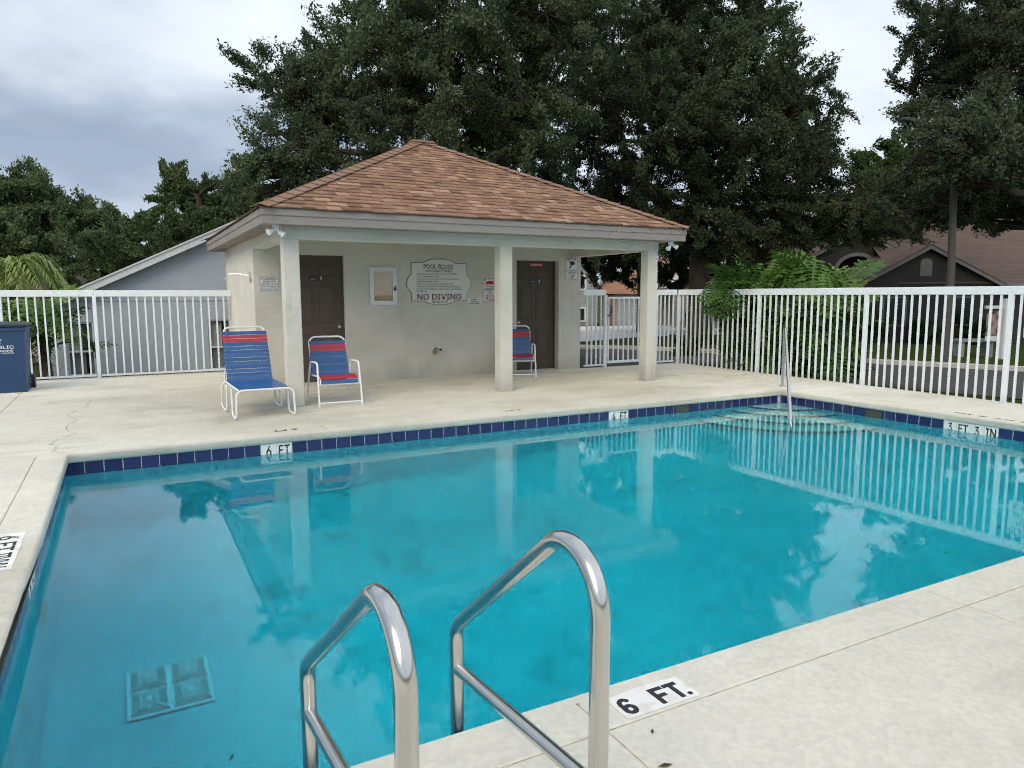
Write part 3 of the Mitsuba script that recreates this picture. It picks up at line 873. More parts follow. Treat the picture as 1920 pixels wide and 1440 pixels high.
# doors
for i, (x0, x1, zt, yd) in enumerate(((2.88, 3.80, 2.10, 4.36), (7.04, 7.965, 2.095, 4.40))):
    d = house + '__door' + ('' if i == 0 else '_001')
    used.add(d)
    fx0, fx1, fz = x0 + 0.03, x1 - 0.03, zt - 0.035
    scene[d] = P(cbox(fx0, fx1, yd, yd + 0.045, 0.02, fz, 0.003), 'door_mat')
    labels[d] = {'label': 'dark brown six panel door ' + ('behind the chair on the left' if i == 0 else 'with the red notice on the right')}
    w = fx1 - fx0
    for px in (fx0 + 0.11, fx0 + w / 2 + 0.035):
        for z0, z1 in ((0.22, 0.82), (0.98, 1.62), (1.74, 1.95)):
            a = px
            b = px + w / 2 - 0.145
            mo = cat([cbox(a, b, yd - 0.009, yd + 0.004, z0, z0 + 0.018, 0.004), cbox(a, b, yd - 0.009, yd + 0.004, z1 - 0.018, z1, 0.004), cbox(a, a + 0.016, yd - 0.0085, yd + 0.004, z0 + 0.016, z1 - 0.016, 0.003), cbox(b - 0.016, b, yd - 0.0085, yd + 0.004, z0 + 0.016, z1 - 0.016, 0.003), cbox(a + 0.04, b - 0.04, yd - 0.009, yd + 0.004, z0 + 0.04, z1 - 0.04, 0.006)])
            part(d, 'panel', P(mo, 'door_mat'))
    kx = fx1 - 0.07 if i == 0 else fx0 + 0.07
    kn = trimesh.creation.icosphere(2, 0.030)
    kn.apply_scale((1, 0.8, 1))
    kn.apply_translation((kx, yd - 0.055, 0.93))
    ro = trimesh.creation.cylinder(0.032, 0.012, sections=20)
    part(d, 'knob', P(cat([kn, placed(ro, frame4((kx, yd - 0.008, 0.93), X, Z, -Y)), tube([(kx, yd, 0.93), (kx, yd - 0.05, 0.93)], 0.012, 0, 8)]), 'chrome', 40))
    fr = cat([box(x0 + 0.001, x0 + 0.03, yd - 0.02, yd + 0.06, 0.001, zt - 0.001), box(x1 - 0.03, x1 - 0.001, yd - 0.02, yd + 0.06, 0.001, zt - 0.001), box(x0 + 0.03, x1 - 0.03, yd - 0.02, yd + 0.06, zt - 0.035, zt - 0.001)])
    part(house, 'door_frame', P(fr, 'door_frame_mat'))
    part(house, 'door_sill', P(box(x0 + 0.002, x1 - 0.002, BYF - 0.01, BYF + 0.25, 0.002, 0.016), 'concrete'))

WY = BYF - 0.002
# porch signs (things of their own)
t = thing('rules_sign', 'large ornate white pool rules board with NO DIVING in maroon', 'sign')
cx, cz = 5.485, 1.68
rect = sbox(4.967, 1.353, 5.999, 2.003)
el1 = shapely.affinity.scale(shapely.geometry.Point(cx, 1.68).buffer(1, 64), 0.615, 0.27).intersection(sbox(4, 1.42, 7, 1.94))
topb = shapely.affinity.scale(shapely.geometry.Point(cx, 1.94).buffer(1, 64), 0.345, 0.137)
botb = shapely.affinity.scale(shapely.geometry.Point(cx, 1.41).buffer(1, 64), 0.33, 0.126)
board = rect.union(shapely.affinity.scale(shapely.geometry.Point(cx, 1.65).buffer(1, 64), 0.61, 0.30)).union(topb).union(botb)
bp = board.simplify(0.002)
part(t, 'backing', P(prism(bp.buffer(0.008), 0.010, (0, WY, 0), X, Z, -Y), 'ink_black'))
part(t, 'board', P(prism(bp, 0.008, (0, WY - 0.008, 0), X, Z, -Y), 'sign_white'))
yl = WY - 0.0163
Ls = [text('POOL RULES', 0.076, (cx - 0.02, yl, 1.907), X, Z, width=0.56, align='c'), text('OPEN DAWN TO DUSK', 0.034, (cx - 0.02, yl, 1.852), X, Z, width=0.50, align='c')]
for i, s in enumerate(['Swimming is at your own risk as there are NO LIFEGUARDS', 'No food or drinks are permitted', 'No cans, glass containers, pets or items to stand on in the deck', 'No alcoholic beverages allowed', 'Children under age 12 must be accompanied by an adult',
                       'Residents are responsible for the actions of their guests in the pool', 'Non residents are prohibited and are subject to trespass enforcement', 'No Lifeguard']):
    Ls.append(text(s, 0.021, (5.055, yl, 1.808 - i * 0.0437), X, Z, width=[0.76, 0.42, 0.80, 0.41, 0.70, 0.83, 0.87, 0.19][i]))
Ls.append(text('Bathing Load  20', 0.032, (cx, yl, 1.318), X, Z, width=0.30, align='c'))
part(t, 'lettering', P(cat(Ls), 'ink_black'))
part(t, 'headline', P(text('NO DIVING', 0.098, (cx - 0.005, yl, 1.372), X, Z, width=0.84, align='c'), 'ink_maroon'))
t = thing('notice_case', 'framed notice case with tan paper beside the left door', 'notice case')
ox0, ox1, oz0, oz1 = 4.213, 4.686, 1.288, 1.92
fr = sbox(ox0, oz0, ox1, oz1).difference(sbox(4.283, 1.355, 4.612, 1.848))
part(t, 'frame', P(prism(fr, 0.035, (0, WY, 0), X, Z, -Y), 'aluminium'))
part(t, 'paper', P(box(4.284, 4.611, WY - 0.006, WY, 1.356, 1.847), 'paper_tan'))
part(t, 'glass', P(trimesh.Trimesh([(4.284, WY - 0.02, 1.356), (4.611, WY - 0.02, 1.356), (4.611, WY - 0.02, 1.847), (4.284, WY - 0.02, 1.847)], [(0, 1, 2), (0, 2, 3)], process=False), 'glass_pane'))
part(t, 'latch', P(cat([cbox(4.635, 4.675, WY - 0.055, WY - 0.0355, 1.53, 1.58, 0.004), tube([(4.645, WY - 0.05, 1.585), (4.655, WY - 0.05, 1.61), (4.665, WY - 0.05, 1.585)], 0.005, 0.01, 8)]), 'black_plastic'))
t = thing('small_sign', 'small white notice right of the pool rules board', 'sign')
part(t, 'plate', P(cbox(6.02, 6.298, WY - 0.005, WY, 1.274, 1.392, 0.002), 'sign_white'))
dash = []
for zz, segs in ((1.365, ((6.10, 6.13), (6.14, 6.20))), (1.333, ((6.085, 6.13), (6.14, 6.19), (6.20, 6.245))), (1.300, ((6.05, 6.11), (6.12, 6.19), (6.20, 6.27)))):
    dash += [box(a, b, WY - 0.0062, WY - 0.005, zz - 0.006, zz + 0.006) for a, b in segs]
part(t, 'print', P(cat(dash), 'ink_black'))
t = thing('emergency_sign', 'white emergency 911 sign with red telephone beside the middle column', 'sign')
part(t, 'plate', P(cbox(6.342, 6.62, WY - 0.004, WY, 1.309, 1.757, 0.0015), 'sign_white'))
bd = sbox(6.350, 1.317, 6.612, 1.749).difference(sbox(6.357, 1.324, 6.605, 1.742))
part(t, 'border', P(prism(bd, 0.001, (0, WY - 0.004, 0), X, Z, -Y), 'ink_red'))
ph = sbox(6.372, 1.645, 6.590, 1.735)
hs = LineString([(6.392, 1.668), (6.392, 1.695), (6.42, 1.718), (6.542, 1.718), (6.570, 1.695), (6.570, 1.668)]).buffer(0.0125)
part(t, 'emblem', P(prism(ph, 0.001, (0, WY - 0.0041, 0), X, Z, -Y), 'ink_red'))
part(t, 'handset', P(prism(hs, 0.001, (0, WY - 0.0052, 0), X, Z, -Y), 'sign_shiny'))
em = 6.481
part(t, 'lettering', P(cat([text('IN CASE OF', 0.034, (em, WY - 0.0042, 1.590), X, Z, width=0.17, align='c'), text('EMERGENCY', 0.038, (em, WY - 0.0042, 1.533), X, Z, width=0.21, align='c'), text('DIAL', 0.032, (em, WY - 0.0042, 1.478), X, Z, width=0.075, align='c')]), 'ink_black'))
part(t, 'number', P(text('911', 0.105, (em, WY - 0.0042, 1.345), X, Z, width=0.165, align='c'), 'ink_red'))
t = thing('camera_sign', 'white camera monitoring notice beside the right door', 'sign')
part(t, 'plate', P(cbox(8.112, 8.402, WY - 0.004, WY, 1.738, 2.182, 0.0015), 'sign_white'))
bd = sbox(8.119, 1.745, 8.395, 2.175).difference(sbox(8.125, 1.751, 8.389, 2.169))
part(t, 'border', P(prism(bd, 0.001, (0, WY - 0.004, 0), X, Z, -Y), 'ink_black'))
nx = 8.257
part(t, 'lettering', P(cat([text('NOTICE', 0.042, (nx, WY - 0.0042, 2.112), X, Z, width=0.20, align='c'), text('ALL ACTIVITIES', 0.026, (nx, WY - 0.0042, 1.902), X, Z, width=0.22, align='c'), text('MONITORED', 0.026, (nx, WY - 0.0042, 1.860), X, Z, width=0.18, align='c'), text('BY VIDEO', 0.026, (nx, WY - 0.0042, 1.814), X, Z, width=0.13, align='c'), text('CAMERA', 0.026, (nx, WY - 0.0042, 1.770), X, Z, width=0.12, align='c')]), 'ink_black'))
camp = Polygon([(8.19, 2.082), (8.25, 2.098), (8.33, 2.075), (8.325, 2.03), (8.265, 2.022), (8.245, 2.0), (8.215, 1.952), (8.195, 1.958), (8.222, 2.012), (8.232, 2.03), (8.215, 2.06)])
part(t, 'emblem', P(prism(camp, 0.001, (0, WY - 0.0042, 0), X, Z, -Y), 'ink_black'))
t = thing('shower_sign', 'small PLEASE! shower off sign left of the left column', 'sign')
part(t, 'plate', P(cbox(2.437, 2.745, WY - 0.004, WY, 1.512, 1.752, 0.0015), 'sign_shiny'))
bd = sbox(2.445, 1.520, 2.737, 1.744).difference(sbox(2.453, 1.528, 2.729, 1.736))
part(t, 'border', P(prism(bd, 0.001, (0, WY - 0.004, 0), X, Z, -Y), 'ink_blue'))
part(t, 'lettering', P(cat([text(s, h, (2.591, WY - 0.0042, z), X, Z, width=w, align='c') for s, h, z, w in (('PLEASE!', 0.034, 1.692, 0.24), ('SHOWER OFF', 0.024, 1.655, 0.20), ('SUNTAN LOTION', 0.024, 1.617, 0.26), ('BEFORE GOING', 0.024, 1.579, 0.25), ('INTO THE POOL', 0.024, 1.541, 0.25))]), 'ink_blue'))


def door_plate(lab, x0, x1, z0, z1, yd):
    t = thing('door_sign', lab, 'sign')
    part(t, 'plate', P(cbox(x0, x1, yd - 0.012, yd - 0.0062, z0, z1, 0.002), 'black_plastic'))
    w, h = x1 - x0, z1 - z0
    c = x0 + w * 0.83
    fig = shapely.geometry.Point(c, z0 + h * 0.80).buffer(h * 0.11).union(Polygon([(c - h * .13, z0 + h * .65), (c + h * .13, z0 + h * .65), (c + h * .10, z0 + h * .15), (c - h * .10, z0 + h * .15)]))
    fm = cat([prism(g, 0.001, (0, yd - 0.012, 0), X, Z, -Y) for g in getattr(fig, 'geoms', [fig])])
    part(t, 'figure', P(fm, 'sign_white'))
    part(t, 'print', P(box(x0 + w * .12, x0 + w * .42, yd - 0.013, yd - 0.012, z0 + h * .22, z0 + h * .36), 'siding_grey'))


door_plate('black plate with white figure on the left door', 3.235, 3.475, 1.69, 1.77, 4.36)
door_plate('black plate with white figure on the right door', 7.40, 7.655, 1.672, 1.755, 4.40)
t = thing('door_sign', 'red notice with two white lines on the right door', 'sign')
part(t, 'plate', P(cbox(7.393, 7.69, 4.388, 4.3938, 1.985, 2.052, 0.0015), 'ink_red'))
part(t, 'print', P(cat([box(7.405, 7.678, 4.387, 4.388, 2.028, 2.036), box(7.415, 7.668, 4.387, 4.388, 1.999, 2.006)]), 'sign_white'))

# hose bib in the middle of the porch wall
t = thing('hose_tap', 'wall tap with black handle low on the porch wall', 'tap')
ro = trimesh.creation.cylinder(0.055, 0.02, sections=24)
part(t, 'flange', P(placed(ro, frame4((5.385, WY - 0.01, 0.455), X, Z, -Y)), 'brass', 40))
part(t, 'body', P(cat([tube([(5.385, WY, 0.455), (5.385, WY - 0.09, 0.455), (5.385, WY - 0.11, 0.40)], 0.017, 0.03, 10), tube([(5.385, WY - 0.05, 0.455), (5.385, WY - 0.05, 0.515)], 0.010, 0, 8)]), 'brass', 40))
part(t, 'handle', P(cat([cbox(5.355, 5.415, WY - 0.062, WY - 0.038, 0.508, 0.524, 0.005), cbox(5.46, 5.505, WY - 0.03, WY, 0.465, 0.50, 0.008)]), 'black_plastic'))
ro = trimesh.creation.cylinder(0.03, 0.03, sections=20)
part(t, 'cap', P(placed(ro, frame4((5.442, WY - 0.015, 0.54), X, Z, -Y)), 'aluminium', 40))

# shower arm on the left side wall
t = thing('wall_shower', 'thin bent shower arm on the left side wall', 'shower')
part(t, 'arm', P(tube([(2.36, 4.45, 1.70), (2.335, 4.47, 1.76), (2.20, 4.55, 1.79), (2.05, 4.63, 1.79), (1.97, 4.66, 1.69)], 0.008, 0.03, 8), 'chrome', 40))
part(t, 'valve', P(cat([tube([(2.335, 4.46, 1.70), (2.335, 4.46, 1.83)], 0.010, 0, 8), cbox(2.338, 2.36, 4.42, 4.50, 1.66, 1.72, 0.004)]), 'chrome', 40))

# flood lights
for i, (x, y, a0) in enumerate(((2.26, 1.72, 0.0), (8.56, 1.72, 0.3))):
    t = thing('flood_light', 'white twin flood light under the ' + ('left' if i == 0 else 'right') + ' eave corner', 'flood light')
    bz = WT - 0.002
    c = trimesh.creation.cylinder(0.042, 0.06, sections=20)
    c.apply_translation((x, y, bz - 0.036))
    part(t, 'base', P(c, 'white_paint', 40))
    for s in (-1, 1):
        dv = np.array([s * 0.8, -0.35, -0.35 - (0.35 if (s < 0) == (i == 1) else 0)])
        dv /= np.linalg.norm(dv)
        o = np.array([x, y, bz - 0.06])
        part(t, 'arm', P(tube([o, o + dv * 0.07], 0.012, 0, 8), 'white_paint', 40))
        part(t, 'lamp', P(sweep([o + dv * 0.04, o + dv * 0.05, o + dv * 0.08, o + dv * 0.12, o + dv * 0.122], [0.016, 0.026, 0.030, 0.042, 0.036], 16), 'white_paint', 40))

# ------------------------------------------------------------------ fences
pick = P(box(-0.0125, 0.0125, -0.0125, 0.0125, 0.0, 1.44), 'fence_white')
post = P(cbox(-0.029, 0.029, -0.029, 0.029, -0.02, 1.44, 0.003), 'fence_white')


def fence(lab, a, b, posts, npick, rail=True, top=1.55, end=True):
    """posts: distances along a-b; npick pickets between neighbours"""
    t = thing('picket_fence', lab, 'fence')
    a, b = np.array(a, float), np.array(b, float)
    d = (b - a) / np.linalg.norm(b - a)
    ang = math.degrees(math.atan2(d[1], d[0]))
    L_ = np.linalg.norm(b - a)
    for s in posts:
        part(t, 'post', post, T().translate([*(a + d * s), 0]).rotate([0, 0, 1], ang))
    cutp = [0.0] + [s for s in posts if 0.5 < s < L_ - 0.5] + [L_]
    for s0, s1 in zip(cutp[:-1], cutp[1:]):
        mid = (s0 + s1) / 2
        m = cbox(-(s1 - s0) / 2 + 0.0015, (s1 - s0) / 2 - 0.0015, -0.028, 0.028, top - 0.112, top, 0.004)
        part(t, 'top_rail', P(m, 'fence_white'), T().translate([*(a + d * mid), 0]).rotate([0, 0, 1], ang))
        if rail:
            m = cbox(-(s1 - s0) / 2 + 0.04, (s1 - s0) / 2 - 0.04, -0.015, 0.015, 0.035, 0.068, 0.003)
            part(t, 'bottom_rail', P(m, 'fence_white'), T().translate([*(a + d * mid), 0]).rotate([0, 0, 1], ang))
    for s0, s1, n_ in npick:
        for k in range(1, n_ + 1):
            s = s0 + (s1 - s0) * k / (n_ + 1)
            part(t, 'picket', pick, T().translate([*(a + d * s), 0.036 if rail else 0.001]).rotate([0, 0, 1], ang))
    return t


fence('white picket fence left of the pool house, behind the blue bin', (-1.27, 6.98), (2.355, 6.98), [0.0, 1.367], [(0, 1.367, 10), (1.367, 3.62, 16)])
fence('white picket fence along the right side of the deck', (10.85, 4.10), (10.85, -6.6), [0.0, 2.19, 4.37, 6.48, 8.6], [(0, 2.19, 16), (2.19, 4.37, 16), (4.37, 6.48, 16), (6.48, 8.6, 16), (8.6, 10.7, 15)], rail=False)
fence('short white picket panel between pool house wall and gate', (8.475, 4.18), (9.02, 4.18), [0.545], [(0, 0.545, 4)])
fence('short white picket panel between gate and fence corner', (10.28, 4.14), (10.81, 4.14), [0.0], [(0, 0.56, 4)])
t = thing('gate', 'low white picket gate with black handle behind the right column', 'gate')
part(t, 'top_rail', P(cbox(9.075, 10.235, 4.15, 4.19, 1.365, 1.405, 0.004), 'fence_white'))
part(t, 'bottom_rail', P(cbox(9.075, 10.235, 4.15, 4.19, 0.075, 0.125, 0.004), 'fence_white'))
gp = P(box(-0.0125, 0.0125, -0.0125, 0.0125, 0.10, 1.37), 'fence_white')
for k in range(10):
    part(t, 'picket', gp, T().translate([9.09 + k * 0.1255, 4.17, 0]))
part(t, 'handle', P(tube([(9.03, 4.12, 1.02), (9.06, 4.07, 1.05), (9.10, 4.07, 1.18), (9.10, 4.12, 1.23)], 0.013, 0.03, 10), 'black_plastic', 40))
part(t, 'hinge', P(cat([cbox(9.045, 9.085, 4.12, 4.14, 0.14, 0.22, 0.003), cbox(9.045, 9.085, 4.12, 4.14, 1.26, 1.34, 0.003)]), 'aluminium'))
# plate on the fence (seen in the water)
t = thing('fence_sign', 'white lettered plate on the right fence, seen reflected in the pool', 'sign')
part(t, 'plate', P(cbox(10.812, 10.818, -3.06, -2.575, 0.885, 1.345, 0.001), 'sign_white'))
FS = [text(s, 0.075, (10.8118, y, z), -Y, Z, width=w) for s, y, z, w in (('PLE', -2.60, 1.255, 0.17), ('TU', -2.665, 1.145, 0.11), ('AN', -2.62, 1.03, 0.12), ('& F', -2.62, 0.915, 0.16))]
part(t, 'lettering', P(cat(FS), 'ink_black'))

# ------------------------------------------------------------------ strap chairs
TR = 0.0125


def strap(x0, x1, c, along, up, w, th=0.004, sag=0.0):
    """a vinyl strap across the frame at c, w wide along 'along', wrapped over both rails"""
    n = 8
    pts_ = []
    c, along, up = np.asarray(c, float), np.asarray(along, float), np.asarray(up, float)
    xs_ = np.linspace(x0 - 0.004, x1 + 0.004, n + 1)
    prof_ = [(0, xx, TR + 0.002 - sag * math.sin(PI * i / n)) for i, xx in enumerate(xs_)]
    line = [np.array([xs_[0] - TR, 0, 0]) + c - up * TR * 0.4] + [c + X * xx + up * h for _, xx, h in prof_] + [c + X * (xs_[-1] + TR) - up * TR * 0.4]
    V, Fc = [], []
    for i, q in enumerate(line):
        for s in (-1, 1):
            for o in (0, 1):
                V.append(q + along * (w / 2 * s) - up * (th * o))
    for i in range(len(line) - 1):
        a, b = i * 4, (i + 1) * 4
        Fc += [(a, b, b + 2), (a, b + 2, a + 2), (a + 1, a + 3, b + 3), (a + 1, b + 3, b + 1), (a, a + 1, b + 1), (a, b + 1, b), (a + 2, b + 2, b + 3), (a + 2, b + 3, a + 3)]
    m = trimesh.Trimesh(V, Fc, process=False)
    return m


def xform(loc, rz):
    return T().translate(loc).rotate([0, 0, 1], rz)


def put_parts(t, parts, to):
    for name, shp, lab in parts:
        part(t, name, shp, to, lab)


chair_parts = []
hw = 0.285
for s in (-1, 1):
    chair_parts.append(('arm_frame', P(tube([(s * hw, -0.37, 0.0), (s * (hw - 0.012), -0.262, 0.578), (s * (hw - 0.012), 0.12, 0.565), (s * hw, 0.37, 0.0)], TR, [0, 0.06, 0.06, 0], 10), 'chair_white', 50), None))
for y, z in ((-0.355, 0.055), (0.352, 0.045), (-0.312, 0.292)):
    chair_parts.append(('crossbar', P(tube([(-hw + 0.008, y, z), (hw - 0.008, y, z)], 0.0105, 0, 10), 'chair_white', 50), None))
b0, b1 = np.array([0, 0.12, 0.31]), np.array([0, 0.31, 0.885])
bu = (b1 - b0) / np.linalg.norm(b1 - b0)
chair_parts.append(('back_frame', P(tube([(-0.245, 0.16, 0.375), b1 + X * -0.245, b1 + X * 0.245, (0.245, 0.16, 0.375)], TR, [0, 0.09, 0.09, 0], 10), 'chair_white', 50), None))
seat_path = [np.array(q) for q in ((0, 0.16, 0.375), (0, -0.10, 0.385), (0, -0.22, 0.395), (0, -0.285, 0.372), (0, -0.315, 0.32), (0, -0.318, 0.295))]
for s in (-1, 1):
    chair_parts.append(('seat_rail', P(sweep(fillet([q + X * 0.245 * s for q in seat_path], 0.04, 4), TR, 10), 'chair_white', 50), None))
bn = np.array([0, -bu[2], bu[1]])
Lb = np.linalg.norm(b1 - b0)
cols = ['strap_blue', 'strap_red', 'strap_red'] + ['strap_blue', 'strap_blue_b'] * 3 + ['strap_blue']
for i, c in enumerate(cols):
    q = b1 - bu * (0.085 + i * 0.0515)
    chair_parts.append(('strap', P(strap(-0.24, 0.24, q, bu, bn, 0.047, sag=0.004), c), None))
sp = np.array(seat_path[::-1])
sl = np.concatenate([[0], np.cumsum(np.linalg.norm(np.diff(sp, axis=0), axis=1))])
for i, c in enumerate(['strap_blue', 'strap_red', 'strap_red', 'strap_blue', 'strap_blue_b', 'strap_blue', 'strap_red', 'strap_blue_b', 'strap_blue']):
    at_ = 0.030 + i * 0.0515 + (0.008 if i > 1 else 0)
    q = np.array([np.interp(at_, sl, sp[:, k_]) for k_ in range(3)])
    q1 = np.array([np.interp(at_ + 0.02, sl, sp[:, k_]) for k_ in range(3)])
    q0 = np.array([np.interp(at_ - 0.02, sl, sp[:, k_]) for k_ in range(3)])
    al = (q1 - q0) / np.linalg.norm(q1 - q0)
    chair_parts.append(('strap', P(strap(-0.24, 0.24, q, al, np.cross(X, al), 0.047, sag=0.004 + 0.008 * (i == 2)), c), None))
t = thing('strap_chair', 'blue and red strap armchair with white frame beside the left column', 'chair')
put_parts(t, chair_parts, xform([2.985, 1.995, 0], 0))
t = thing('strap_chair', 'blue and red strap armchair partly hidden behind the middle column', 'chair')
put_parts(t, chair_parts, xform([6.77, 3.71, 0], -23))

# lounge chair
t = thing('lounge_chair', 'blue strap chaise lounge with raised back and white tube frame', 'lounge chair')
lo = []
sw = 0.315
for s in (-1, 1):
    lo.append(('side_rail', P(tube([(s * (sw - 0.025), -0.44, 0.338), (s * (sw - 0.025), 0.52, 0.355)], TR, 0, 10), 'chair_white', 50), None))
lo.append(('front_leg_frame', P(tube([(-sw - 0.012, -0.12, 0.335), (-sw - 0.018, -0.17, 0.02), (-sw - 0.025, -0.46, 0.012), (-sw - 0.012, -0.45, 0.345), (sw + 0.012, -0.45, 0.345), (sw + 0.025, -0.46, 0.012), (sw + 0.018, -0.17, 0.02), (sw + 0.012, -0.12, 0.335)], TR, [0, 0.07, 0.045, 0.075, 0.075, 0.045, 0.07, 0], 10), 'chair_white', 50), None))
lo.append(('rear_leg_frame', P(tube([(-sw - 0.005, 0.28, 0.345), (-sw - 0.02, 0.24, 0.014), (-sw - 0.02, 0.62, 0.02), (-sw - 0.012, 0.58, 0.35), (sw + 0.012, 0.58, 0.35), (sw + 0.02, 0.62, 0.02), (sw + 0.02, 0.24, 0.014), (sw + 0.005, 0.28, 0.345)], TR, [0, 0.05, 0.07, 0.075, 0.075, 0.07, 0.05, 0], 10), 'chair_white', 50), None))
B0, B1 = np.array([0, 0.50, 0.365]), np.array([0, 0.76, 1.035])
bu = (B1 - B0) / np.linalg.norm(B1 - B0)
bn = np.array([0, -bu[2], bu[1]])
lo.append(('back_frame', P(tube([B0 + X * -0.275, B1 + X * -0.255, B1 + X * 0.255, B0 + X * 0.275], TR, [0, 0.075, 0.075, 0], 10), 'chair_white', 50), None))
cols = ['strap_blue', 'strap_red', 'strap_red'] + ['strap_blue', 'strap_blue_b'] * 5
for i, c in enumerate(cols):
    q = B1 - bu * (0.082 + i * 0.0512)
    lo.append(('strap', P(strap(-0.262 - 0.001 * i, 0.262 + 0.001 * i, q, bu, bn, 0.0475, sag=0.003 + 0.004 * ((i * 7) % 3)), c), None))
for i in range(18):
    c = 'strap_red' if i == 0 else ('strap_blue', 'strap_blue_b')[i % 2]
    lo.append(('strap', P(strap(-0.285, 0.285, (0, -0.415 + i * 0.0515, 0.34 + 0.0009 * i), Y, Z, 0.0505, sag=0.006), c), None))
for s in (-1, 1):
    lo.append(('support', P(tube([(s * 0.29, 0.60, 0.34), (s * 0.272, 0.60, 0.62)], 0.008, 0, 8), 'chair_white', 50), None))
put_parts(t, lo, xform([1.945, 1.62, 0], 2.0))

# ------------------------------------------------------------------ recycling bin
t = thing('recycling_bin', 'dark blue wheeled recycling bin at the left edge', 'bin')
cxb, cyb = -1.135, 5.72


def taper(w0, d0, w1, d1, z0, z1, dx=0.0):
    V = [(cxb + sx * w0 / 2, cyb + sy * d0 / 2, z0) for sx, sy in ((-1, -1), (1, -1), (1, 1), (-1, 1))] + [(cxb + sx * w1 / 2, cyb + sy * d1 / 2, z1) for sx, sy in ((-1, -1), (1, -1), (1, 1), (-1, 1))]
    return trimesh.convex.convex_hull(np.array(V))


part(t, 'body', P(taper(0.60, 0.60, 0.68, 0.76, 0.03, 0.93), 'bin_blue'))
part(t, 'base', P(taper(0.62, 0.62, 0.625, 0.625, 0.0, 0.08), 'bin_blue'))
part(t, 'rim', P(cbox(cxb - 0.362, cxb + 0.362, cyb - 0.40, cyb + 0.40, 0.93, 0.995, 0.012), 'bin_blue'))
lid = trimesh.convex.convex_hull(np.array([(cxb + sx * a, cyb + sy * b, z) for sx in (-1, 1) for sy in (-1, 1) for a, b, z in ((0.372, 0.42, 1.0), (0.372, 0.42, 1.03), (0.27, 0.30, 1.06))]))
part(t, 'lid', P(lid, 'bin_dark'))
part(t, 'handle', P(tube([(cxb + 0.34, cyb + 0.39, 0.99), (cxb + 0.42, cyb + 0.42, 0.98), (cxb + 0.42, cyb + 0.42, 0.86), (cxb + 0.34, cyb + 0.39, 0.80)], 0.016, 0.03, 8), 'bin_dark', 40))
for s in (-1, 1):
    w = trimesh.creation.cylinder(0.11, 0.05, sections=24)
    part(t, 'wheel', P(placed(w, frame4((cxb + s * 0.34, cyb + 0.33, 0.11), Y, Z, X)), 'black_plastic', 40))
tilt = math.atan2(0.08, 0.9)
fu = np.array([0, -math.sin(tilt), math.cos(tilt)])


def front_pt(x, z):
    return (x, cyb - 0.30 - 0.08 * (z - 0.03) / 0.9 - 0.0015, z)


star = Polygon([(0.055 * math.cos(a) * (1 if i % 2 == 0 else 0.5), 0.055 * math.sin(a) * (1 if i % 2 == 0 else 0.5)) for i, a in enumerate(np.linspace(0, 2 * PI, 11)[:-1] + PI / 2)])
em = [prism(star, 0.001, front_pt(-1.135, 0.79), X, fu, np.cross(X, fu)), text('REPUBLIC', 0.046, front_pt(-0.945, 0.67), X, fu, width=0.40, align='r'), text('SERVICES', 0.026, front_pt(-0.955, 0.625), X, fu, width=0.36, align='r'), text('customer service', 0.016, front_pt(-0.945, 0.598), X, fu, width=0.38, align='r')]
part(t, 'lettering', P(cat(em), 'sign_shiny'))

# ------------------------------------------------------------------ foliage helpers


def leaf_cloud(rs, centers, n, size, col_a, col_b, flat=0.8):
    """n leaves (two triangles each) spread through elongated sprays: rows (x, y, z, radius, dx, dy, dz)"""
    centers = np.asarray(centers)
    w = centers[:, 3] ** 1.6
    idx = rs.choice(len(centers), n, p=w / w.sum())
    c = centers[idx]
    d = rs.normal(size=(n, 3))
    d /= np.linalg.norm(d, axis=1, keepdims=True)
    d *= (rs.uniform(0, 1, n) ** 0.7 * 0.62)[:, None]
    along = np.clip(rs.normal(0.1, 0.75, n), -1.5, 1.5)
    pos = c[:, :3] + c[:, 3:4] * (d * np.array([1, 1, flat]) + c[:, 4:7] * along[:, None])
    ax = c[:, 4:7] * 0.8 + rs.normal(size=(n, 3)) * 0.7
    ax /= np.linalg.norm(ax, axis=1, keepdims=True)
    sd = np.cross(ax, rs.normal(size=(n, 3)) + np.array([0, 0, 1.0]))
    sd /= np.linalg.norm(sd, axis=1, keepdims=True) + 1e-9
    s = size * rs.uniform(0.6, 1.35, n)[:, None]
    tip, w_ = ax * s * 0.5, sd * s * 0.22
    bend = np.cross(sd, ax) * s * 0.06
    v = np.stack([pos - tip, pos + w_ + bend, pos + tip, pos - w_ + bend], 1).reshape(-1, 3)
    k = np.arange(n)[:, None] * 4
    f = np.vstack([k + np.array([0, 1, 2]), k + np.array([0, 2, 3])])
    big = meshkit.noise(pos * 0.7, 3) * 0.7
    tone = np.clip(rs.normal(0.12, 0.17, n) + big + rs.normal(0, 0.15, len(centers))[idx], 0, 1)[:, None]
    col = np.asarray(col_a) * (1 - tone) + np.asarray(col_b) * tone
    return v, f, np.repeat(col, 4, axis=0)


def clumps(rs, blobs, per=1.0, r=(0.18, 0.52)):
    out = []
    for x, y, z, a, b in blobs:
        n = max(8, int(per * 22 * (a * b) ** 0.9))
        d = rs.normal(size=(n, 3))
        d /= np.linalg.norm(d, axis=1, keepdims=True)
        q = d * (rs.uniform(0.05, 1.12, n) ** 0.6)[:, None] * np.array([a, a, b])
        dv = d * 0.8 + rs.normal(size=(n, 3)) * 0.5 + np.array([0, 0, 0.15])
        dv /= np.linalg.norm(dv, axis=1, keepdims=True)
        rr = rs.uniform(*r, n) * min(1.0, 0.5 + 0.4 * min(a, b))
        out.append(np.column_stack([q + np.array([x, y, z]), rr, dv]))
    return np.vstack(out)


